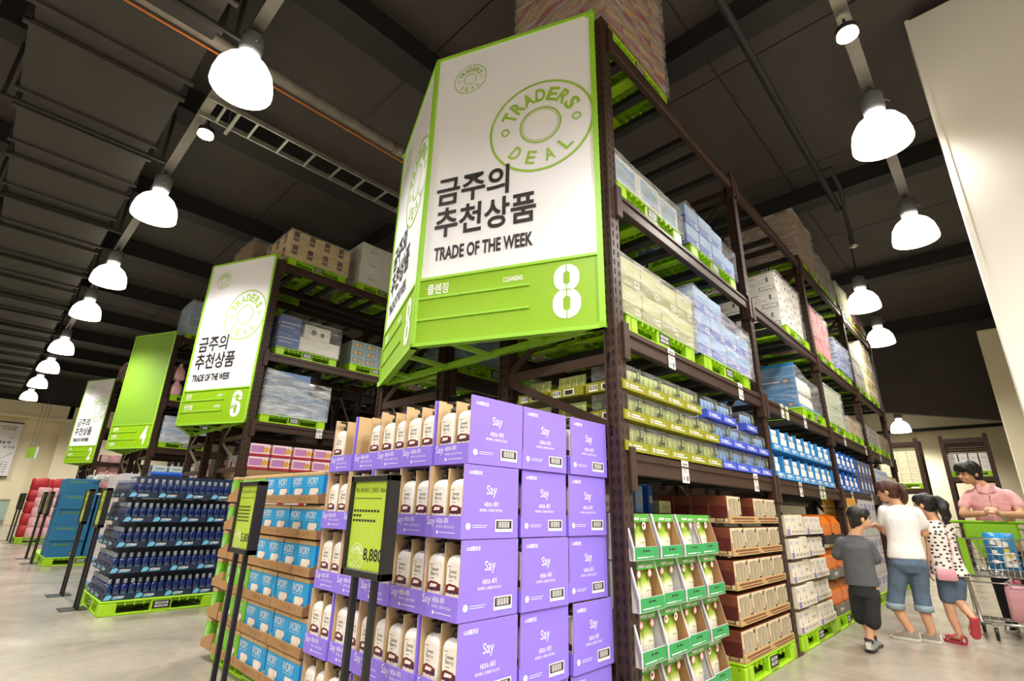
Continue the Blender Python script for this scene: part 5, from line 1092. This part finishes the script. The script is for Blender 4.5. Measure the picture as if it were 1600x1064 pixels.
m = MB(); ball(m, tuple(X @ Vector((0, .105, .163))), (.03, .012, .03), 10, 6, X.to_3x3()); obj('hair_tie', m.mesh('hair tie', BLK), t)
TW_ = cloth_mat('white T-shirt cotton', 'f2eeea', 9, .015, .25)
m = MB(); torso(m, [(.795, .108, 0, .178, .125, .2), (.86, .112, 0, .172, .12, .2), (.97, .118, .01, .155, .115, .2), (1.08, .125, .015, .16, .115, .2), (1.2, .132, .02, .178, .12, .2), (1.29, .137, .02, .165, .10, .2), (1.335, .14, .02, .10, .075, .2), (1.352, .14, .02, .068, .06, .2)])
chain(m, [(.0, .02, 1.285, .068), (-.028, .035, 1.165, .066)]); chain(m, [(.275, .02, 1.27, .068), (.308, .05, 1.155, .066)])
obj('t_shirt', fuse(m, 'T-shirt', TW_, .011, 3), t)
DEN = cloth_mat('blue denim', '596b80', 6, .3, .5); DENL = cloth_mat('denim cuff', '93a3ad', 30, .1, .3)
m = MB(); torso(m, [(.66, .115, 0, .15, .11, .2), (.74, .11, -.01, .168, .125, .2), (.83, .11, 0, .155, .11, .2), (.86, .11, 0, .148, .105, .2)])
chain(m, [(.035, 0, .74, .105), (-.04, .015, .47, .080), (-.075, .0, .33, .078)]); chain(m, [(.185, .01, .74, .105), (.167, .03, .48, .080), (.166, .03, .33, .078)])
obj('jeans', fuse(m, 'jeans', DEN, .010, 3), t)
for cx, cy in ((-.077, 0), (.166, .03)): m = MB(); m.lathe([(.070, .285), (.083, .288), (.084, .345), (.076, .348)], 18, 0, cx, cy); obj('rolled_cuff', m.mesh('cuff', DENL), t)
SHG = cloth_mat('grey suede', '8b8377', 40, .08, .2); SOLW = mat('white sole', 'd6d2c6', .5); LIME = mat('lime heel', 'b5b84a', .5)
shoe(t, (.015, 0), (-1, .15), .26, .046, SHG, SOLW, PAPER); shoe(t, (.19, .04), (-1, .3), .26, .046, SHG, SOLW, PAPER)
# --- boy in grey
t = person(-1.28, 6.30, 'boy in dark grey T-shirt and black shorts seen from behind')
X = head_xf((.125, .02, 1.095), (1, .55), .05, .98)
m = MB(); head(m, X, (.058, .02, 1.03)); torso(m, [(.58, .05, 0, .10, .08, .1), (.75, .05, 0, .095, .075, .1), (.92, .052, 0, .115, .08, .1), (1.0, .055, 0, .10, .055, .1), (1.04, .056, .01, .05, .045, .1)])
chain(m, [(-.065, 0, .975, .038), (-.12, .05, .83, .032), (-.06, .17, .80, .022)]); hand(m, (-.06, .17, .80), (.3, .9, .1), (-.3, 0, .9), .8, .6, 1)
chain(m, [(.17, 0, .965, .038), (.195, .05, .80, .032), (.14, .18, .81, .022)]); hand(m, (.14, .18, .81), (-.4, .85, .2), (.3, 0, .9), .8, .6, -1)
chain(m, [(.0, .02, .55, .07), (-.005, .09, .33, .048), (.055, .20, .085, .030)]); chain(m, [(.11, .0, .55, .07), (.075, .0, .32, .048), (.02, .0, .085, .030)])
for ax, ay in ((.055, .2), (.02, 0)): chain(m, [(ax, ay, .06, .032), (ax + .03, ay + .1, .04, .024)])
obj('body', fuse(m, 'boy body', SKIN, .008), t); face_parts(X, t); obj('hair', hair(X, HAIRK, [[(0, .06, .06, .05), (0, .07, .03, .035)]]), t)
m = MB(); torso(m, [(.575, .05, 0, .142, .11, .1), (.66, .05, 0, .138, .108, .1), (.8, .05, 0, .132, .10, .1), (.92, .052, 0, .142, .10, .1), (.99, .054, 0, .128, .075, .1), (1.025, .056, .01, .075, .06, .1), (1.04, .057, .01, .058, .052, .1)])
chain(m, [(-.06, 0, .965, .056), (-.115, .03, .845, .058)]); chain(m, [(.165, 0, .955, .056), (.198, .03, .83, .058)]); obj('t_shirt', fuse(m, 'T-shirt', cloth_mat('grey jersey', '55565a', 12, .06, .5), .010, 3), t)
m = MB(); torso(m, [(.48, .05, 0, .115, .095, .1), (.56, .05, 0, .122, .10, .1), (.63, .05, 0, .112, .09, .1)]); chain(m, [(.0, .02, .52, .082), (-.012, .07, .36, .075), (-.012, .10, .285, .075)]); chain(m, [(.105, .0, .52, .082), (.085, .0, .36, .075), (.075, .0, .265, .075)]); obj('shorts', fuse(m, 'shorts', cloth_mat('black cotton', '232428', 12, .1, .4), .010, 3), t)
for ax, ay in ((.055, .2), (.02, 0)): m = MB(); m.lathe([(.034, .07), (.036, .09), (.036, .115), (.033, .117)], 12, 0, ax, ay); obj('sock', m.mesh('sock', BLK), t)
SHB = cloth_mat('grey trainer', '8d8f90', 40, .12, .2); shoe(t, (.055, .2), (.35, 1), .22, .040, SHB, BLK, SOLW); shoe(t, (.02, 0), (.25, 1), .22, .040, SHB, BLK, SOLW)
# --- girl with the bow pattern top
t = person(-.70, 7.45, 'girl in white top with black bows and denim shorts, pink purse')
X = head_xf((-.01, .02, 1.255), (-1, .5), .1, 1.0)
m = MB(); head(m, X, (.05, .02, 1.18)); torso(m, [(.66, .06, 0, .11, .085, .1), (.85, .055, 0, .095, .075, .1), (1.08, .052, 0, .115, .08, .1), (1.17, .05, 0, .10, .055, .1), (1.2, .05, .01, .05, .045, .1)])
chain(m, [(-.05, .0, 1.145, .038), (-.055, -.02, .92, .031), (-.10, .02, .70, .022)]); hand(m, (-.10, .02, .70), (-.1, .1, -1), (-1, 0, 0), .85, .35, 1)
chain(m, [(.15, .02, 1.15, .038), (.13, .14, .96, .031), (.0, .20, 1.14, .022)]); hand(m, (.0, .20, 1.14), (-.5, .1, .8), (.3, .9, .2), .85, .8, -1)
chain(m, [(.02, 0, .66, .078), (-.005, .01, .40, .052), (.0, .01, .25, .046), (.028, .0, .085, .030)]); chain(m, [(.105, .0, .66, .078), (.075, .04, .42, .052), (.12, -.03, .34, .046), (.165, -.12, .27, .030)])
chain(m, [(.028, 0, .06, .03), (-.06, .08, .035, .024)]); chain(m, [(.165, -.12, .26, .03), (.125, -.10, .14, .026)])
obj('body', fuse(m, 'girl body', SKIN, .008), t); face_parts(X, t)
obj('hair', hair(X, HAIRK, [[(0, .10, .17, .032), (-.01, .14, .15, .045), (-.03, .165, .09, .060), (.01, .17, .04, .055), (-.03, .165, -.02, .048), (.0, .16, -.06, .036), (-.02, .15, -.10, .02)]]), t)
def bows():
    mm = bpy.data.materials.new('bow print cotton'); mm.use_nodes = True; nt = mm.node_tree; b = nt.nodes['Principled BSDF']; tc = nt.nodes.new('ShaderNodeTexCoord'); mp = nt.nodes.new('ShaderNodeMapping'); mp.inputs['Scale'].default_value = (19, 0, 26); mp.inputs['Rotation'].default_value = (RD(-90), 0, 0); v = nt.nodes.new('ShaderNodeTexVoronoi'); v.voronoi_dimensions = '2D'; v.inputs['Scale'].default_value = 1.0; v.inputs['Randomness'].default_value = .6
    r = nt.nodes.new('ShaderNodeValToRGB'); r.color_ramp.elements[0].position = .24; r.color_ramp.elements[0].color = lin('2a2422'); r.color_ramp.elements[1].position = .28; r.color_ramp.elements[1].color = lin('e9e0d6')
    nt.links.new(tc.outputs['Object'], mp.inputs[0]); nt.links.new(mp.outputs[0], v.inputs['Vector']); nt.links.new(v.outputs['Distance'], r.inputs[0]); nt.links.new(r.outputs[0], b.inputs['Base Color']); b.inputs['Roughness'].default_value = .85; return mm
m = MB(); torso(m, [(.645, .07, 0, .165, .13, .1), (.74, .062, 0, .145, .115, .1), (.9, .055, 0, .125, .10, .1), (1.08, .052, 0, .138, .10, .1), (1.16, .05, 0, .125, .075, .1), (1.195, .05, .01, .07, .058, .1)])
chain(m, [(-.045, .0, 1.145, .054), (-.06, -.005, 1.09, .056)]); chain(m, [(.14, .01, 1.15, .054), (.155, .03, 1.09, .056)]); obj('top', fuse(m, 'bow top', bows(), .010, 3), t)
m = MB(); torso(m, [(.58, .06, 0, .118, .095, .1), (.66, .06, 0, .122, .10, .1), (.72, .06, 0, .112, .09, .1)]); chain(m, [(.018, 0, .60, .086), (.0, .01, .42, .074)]); chain(m, [(.105, .0, .60, .086), (.085, .035, .44, .072)]); obj('denim_shorts', fuse(m, 'denim shorts', DEN, .010, 3), t)
PUR = mat('pink glitter purse', 'dc9aa6', .5, var=.2, vscale=90)
m = MB(); loft(m, [(.605, .075, .016, .016, .035, -.135), (.62, .09, .022, .02, .035, -.135), (.70, .082, .02, .02, .035, -.135), (.715, .07, .012, .012, .035, -.135)], 0, 4); p = obj('purse', m.mesh('purse', PUR), t)
m = MB(); m.tube([(.10, -.13, .71), (.125, -.115, .9), (.12, -.09, 1.06), (.09, -.05, 1.19)], .006, 6); obj('strap', m.mesh('strap', PUR), p)
SAN = mat('red sandal', 'b63a48', .45); 
def sandal(loc, rot):
    M_ = Matrix.Translation(loc) @ rot; s = obj('sandal', None, t); m = MB(M_); loft(m, [(-.02, .036, .10, .034, 0, .06), (-.005, .04, .108, .036, 0, .06), (.004, .039, .106, .036, 0, .06)], 0, 5); obj('sole', m.mesh('sole', SAN), s)
    for i, (y, w, h) in enumerate(((.12, .042, .045), (.065, .042, .055), (-.03, .038, .06))):
        m = MB(M_); m.tube([(-w, y, 0), (-w * .8, y, h * .8), (0, y, h), (w * .8, y, h * .8), (w, y, 0)], .011, 6); obj('sandal_strap', m.mesh('strap', SAN), s)
sandal((.03, -.02, .02), Matrix.Rotation(RD(55), 4, 'Z')); sandal((.168, -.135, .235), Matrix.Rotation(RD(20), 4, 'Z') @ Matrix.Rotation(RD(-72), 4, 'X'))
# --- man in pink leaning on the cart
t = person(-.22, 8.75, 'man in pink short-sleeved shirt leaning on the shopping cart handle')
X = head_xf((-.085, -.06, 1.64), (-.85, -.7), .16, 1.2)
m = MB(); head(m, X, (.015, -.02, 1.585)); torso(m, [(.95, .03, .06, .14, .10, 0), (1.15, .03, .03, .14, .10, 0), (1.4, .035, .0, .175, .11, 0), (1.53, .035, -.01, .17, .08, 0), (1.60, .02, -.015, .08, .06, 0)])
chain(m, [(-.175, -.01, 1.49, .054), (-.25, -.13, 1.275, .046), (-.05, -.30, 1.285, .032)]); chain(m, [(.245, -.01, 1.48, .054), (.275, -.13, 1.275, .046), (.08, -.30, 1.285, .032)])
hand(m, (-.05, -.30, 1.295), (.85, -.2, .45), (-.2, -.5, .9), 1.15, .7, -1); hand(m, (.08, -.30, 1.295), (-.85, -.15, .5), (.2, -.4, .9), 1.15, .7, 1)
chain(m, [(-.06, .06, .92, .10), (-.075, .02, .5, .068), (-.07, .06, .09, .045)]); chain(m, [(.11, .06, .92, .10), (.12, .04, .5, .068), (.11, .10, .09, .045)])
for ax, ay in ((-.07, .06), (.11, .10)): chain(m, [(ax, ay, .06, .04), (ax - .02, ay - .12, .045, .03)])
obj('body', fuse(m, 'man body', SKIN), t); face_parts(X, t); obj('hair', hair(X @ Matrix.Translation((0, -.006, -.012)) @ Matrix.Scale(1.09, 4), HAIRK), t)
PKS = cloth_mat('pink shirt cotton', 'eeb3b4', 14, .05, .45)
m = MB(); torso(m, [(.98, .03, .06, .175, .13, 0), (1.15, .03, .04, .175, .125, 0), (1.38, .035, .0, .195, .13, 0), (1.50, .035, -.01, .20, .11, 0), (1.565, .03, -.015, .16, .09, 0), (1.605, .022, -.015, .10, .078, 0), (1.625, .018, -.018, .075, .068, 0)])
chain(m, [(-.135, -.01, 1.515, .062), (-.185, -.03, 1.45, .066), (-.225, -.07, 1.375, .064)]); chain(m, [(.205, -.01, 1.515, .062), (.25, -.03, 1.45, .066), (.275, -.07, 1.375, .064)]); s = obj('shirt', fuse(m, 'shirt', PKS, .011, 3), t)
for sx in (-1, 1):
    m = MB(); m.prism([(.018, 1.515), (.018 + sx * .075, 1.545), (.018 + sx * .085, 1.62), (.018 + sx * .05, 1.645)], -.122, -.108, 'y', 0); obj('collar', m.mesh('collar', PKS), s)
m = MB(); m.box(.09, .19, -.137, -.125, 1.32, 1.43, 0, b=.004); obj('pocket', m.mesh('pocket', PKS), s)
m = MB(); m.tube([(.032, -.118, 1.50), (.032, -.133, 1.38), (.032, -.12, 1.2)], .006, 5); obj('placket', m.mesh('placket', PKS), s)
m = MB(); m.lathe([(.036, -.012), (.038, 0), (.036, .012)], 14); w_ = obj('wristwatch', m.mesh('watch', STEEL), t, (.115, -.275, 1.258)); w_.rotation_euler = (0, RD(80), RD(-30))
m = MB(); torso(m, [(.78, .025, .06, .15, .12, 0), (.88, .025, .06, .165, .13, 0), (1.0, .03, .06, .155, .12, 0)]); chain(m, [(-.06, .06, .85, .105), (-.075, .02, .5, .080), (-.07, .06, .10, .065)]); chain(m, [(.11, .06, .85, .105), (.12, .04, .5, .080), (.11, .10, .10, .065)]); obj('dark_jeans', fuse(m, 'dark jeans', cloth_mat('dark denim', '20242e', 14, .1, .4), .011, 3), t)
shoe(t, (-.07, .06), (-.2, -1), .28, .05, BLK, SOLW); shoe(t, (.11, .10), (.1, -1), .28, .05, BLK, SOLW)
# --- shopping cart
CHR = mat('chrome wire', 'c9c8c4', .22, metal=.9, var=.03); PGR = mat('cart green plastic', '8cc71f', .35, var=.03)
cx, cy = -.42, 7.95; ca = math.atan2(-cx, cy); t = thing('shopping_cart', 'chrome shopping cart with green plastic seat and corner, pushed by the man', 'shopping cart', (cx, cy, 0), ca)
F = [(-.10, 0, 1.01), (.50, 0, 1.02), (.47, .03, .63), (-.09, .03, .62)]; Bk = [(-.20, .50, 1.12), (.48, .50, 1.12), (.44, .47, .66), (-.15, .47, .66)]
def lerp(a, b, k): return tuple(a[i] + (b[i] - a[i]) * k for i in range(3))
def panel(name, q, nu, nv):
    m = MB()
    for i in range(nu + 1): m.tube([lerp(q[0], q[1], i / nu), lerp(q[3], q[2], i / nu)], .0035, 4)
    for j in range(nv + 1): m.tube([lerp(q[0], q[3], j / nv), lerp(q[1], q[2], j / nv)], .0035 if 0 < j < nv else .008, 5)
    obj(name, m.mesh(name, CHR), t)
panel('basket_front', F, 12, 5); panel('basket_side', [Bk[0], F[0], F[3], Bk[3]], 9, 5); panel('basket_side', [F[1], Bk[1], Bk[2], F[2]], 9, 5); panel('basket_floor', [F[3], F[2], Bk[2], Bk[3]], 12, 6); panel('basket_back', Bk, 12, 4)
m = MB(); m.box(-.04, .44, .44, .455, 1.0, 1.185, 0, b=.02); m.prism([(0, .995), (.40, .995), (.34, .80), (.06, .80)], .43, .445, 'y', 0); obj('child_seat', m.mesh('child seat', PGR), t)
m = MB(); m.prism([(-.115, 1.015), (-.055, 1.015), (-.045, .64), (-.10, .64)], -.012, .004, 'y', 0); obj('corner_guard', m.mesh('corner guard', PGR), t)
m = MB(); m.tube([(-.24, .53, 1.19), (.54, .53, 1.19)], .017, 10); obj('handle', m.mesh('handle', PGR), t)
for sx, x0, x1 in ((-1, -.20, -.24), (1, .48, .54)): m = MB(); m.tube([(x0, .5, 1.1), (x1, .53, 1.19)], .014, 8); m.box(x1 - .04, x1 + .02, .50, .56, 1.17, 1.22, 0, b=.01); obj('handle_bracket', m.mesh('bracket', STEEL), t)
for x0 in (-.10, .46):
    m = MB(); m.tube([(x0 - .02, .08, .64), (x0 + .01, .10, .30), (x0 + .02, .06, .16)], .017, 8); m.tube([(x0 + .02, .06, .16), (x0 - .02, .52, .16), (x0 - .02, .55, .66)], .015, 8); obj('leg_tube', m.mesh('leg tube', STEEL), t)
m = MB(); m.tube([(-.10, .10, .56), (.46, .10, .56)], .008, 6); obj('cross_tube', m.mesh('cross tube', CHR), t)
m = MB(); m.tube([(-.08, .06, .16), (.48, .06, .16)], .016, 8); m.tube([(-.10, .5, .16), (.46, .5, .16)], .012, 8); [m.tube([(-.06 + i * .075, .06, .175), (-.09 + i * .075, .5, .175)], .004, 4) for i in range(8)]; m.tube([(-.08, .2, .18), (.48, .2, .18)], .005, 5); obj('lower_rack', m.mesh('lower rack', CHR), t)
for x0, y0 in ((.02, .06), (.44, .06), (-.08, .52), (.44, .52)):
    m = MB(); m.M = Matrix.Rotation(pi / 2, 4, 'Y'); m.lathe([(.02, -.016), (.055, -.016), (.06, -.01), (.06, .01), (.055, .016), (.02, .016)], 16); m.M = None; w_ = obj('wheel', m.mesh('wheel', BLK), t, (x0, y0, .0605))
    m = MB(); m.M = Matrix.Rotation(pi / 2, 4, 'Y'); m.lathe([(.0, -.018), (.03, -.018), (.03, .018), (.0, .018)], 12); m.M = None; obj('hub', m.mesh('hub', PGR), w_)
    m = MB(); m.box(-.024, -.019, -.02, .02, 0, .09); m.box(.019, .024, -.02, .02, 0, .09); m.box(-.024, .024, -.02, .02, .075, .1); obj('fork', m.mesh('fork', STEEL), w_)
# goods in the cart
def cart_at(u, v, z): return tuple(place(cx, cy, ca) @ Vector((u, v, z)))
BAG = mat('snack bag blue', '2f8fce', .25, var=.25, vscale=5, bump=.5, bscale=16); m = MB(); n = 10; vs = []; fs = []
for sgn in (-1, 1):
    for j in range(n + 1):
        for i in range(n + 1):
            a, b = i / n, j / n; th = .07 * sin(pi * a) ** .5 * sin(pi * b) ** .6; vs.append(((a - .5) * .26, sgn * th + .01 * sin(7 * a + 3 * b), b * .40))
N1 = (n + 1) ** 2
for k in range(2):
    for j in range(n):
        for i in range(n): q = [k * N1 + j * (n + 1) + i, k * N1 + j * (n + 1) + i + 1, k * N1 + (j + 1) * (n + 1) + i + 1, k * N1 + (j + 1) * (n + 1) + i]; fs.append(q if k == 0 else q[::-1])
m.add(vs, fs, 0, True)
t2 = thing('snack_bag', 'glossy blue printed snack bag standing in the cart basket', 'bag', cart_at(.235, .20, .68), ca); obj('bag_body', m.mesh('bag', BAG), t2)
m = MB()
for (x, z, r, k) in ((-.05, .30, .04, 1), (-.02, .31, .035, 1), (.02, .28, .05, 1), (-.06, .2, .03, 1), (.04, .22, .03, 2), (.06, .16, .028, 2), (.05, .10, .02, 3), (.085, .12, .015, 0), (-.07, .10, .03, 1)): m.disc(x, z, r, -.078, k, 12, r * .7)
m.rect(.0, .10, .05, .20, -.0775, 1); obj('bag_print', m.mesh('bag print', RED, WINK, C('lemon print', 'e3dc55'), MGL), t2)
JUG = mat('pink translucent jug', 'f2b3bd', .3, var=.03); m = MB(); loft(m, [(0, .105, .075, .03), (.01, .12, .085, .035), (.30, .115, .085, .04), (.345, .09, .07, .05), (.365, .035, .035, .03), (.38, .03, .03, .03)], 0, 5)
t2 = thing('plastic_jug', 'large pink plastic jug standing on the lower cart rack', 'jug', cart_at(.29, .24, .182), ca); obj('jug_body', m.mesh('jug', JUG), t2)
m = MB(); m.lathe([(.034, .375), (.036, .38), (.036, .41), (.03, .415)], 14); obj('cap', m.mesh('cap', mat('rose cap', 'e77f93', .35)), t2); m = MB(); m.tube([(-.03, 0, .37), (-.06, 0, .40), (-.10, 0, .37), (-.105, 0, .32)], .013, 8); obj('jug_handle', m.mesh('jug handle', JUG), t2)
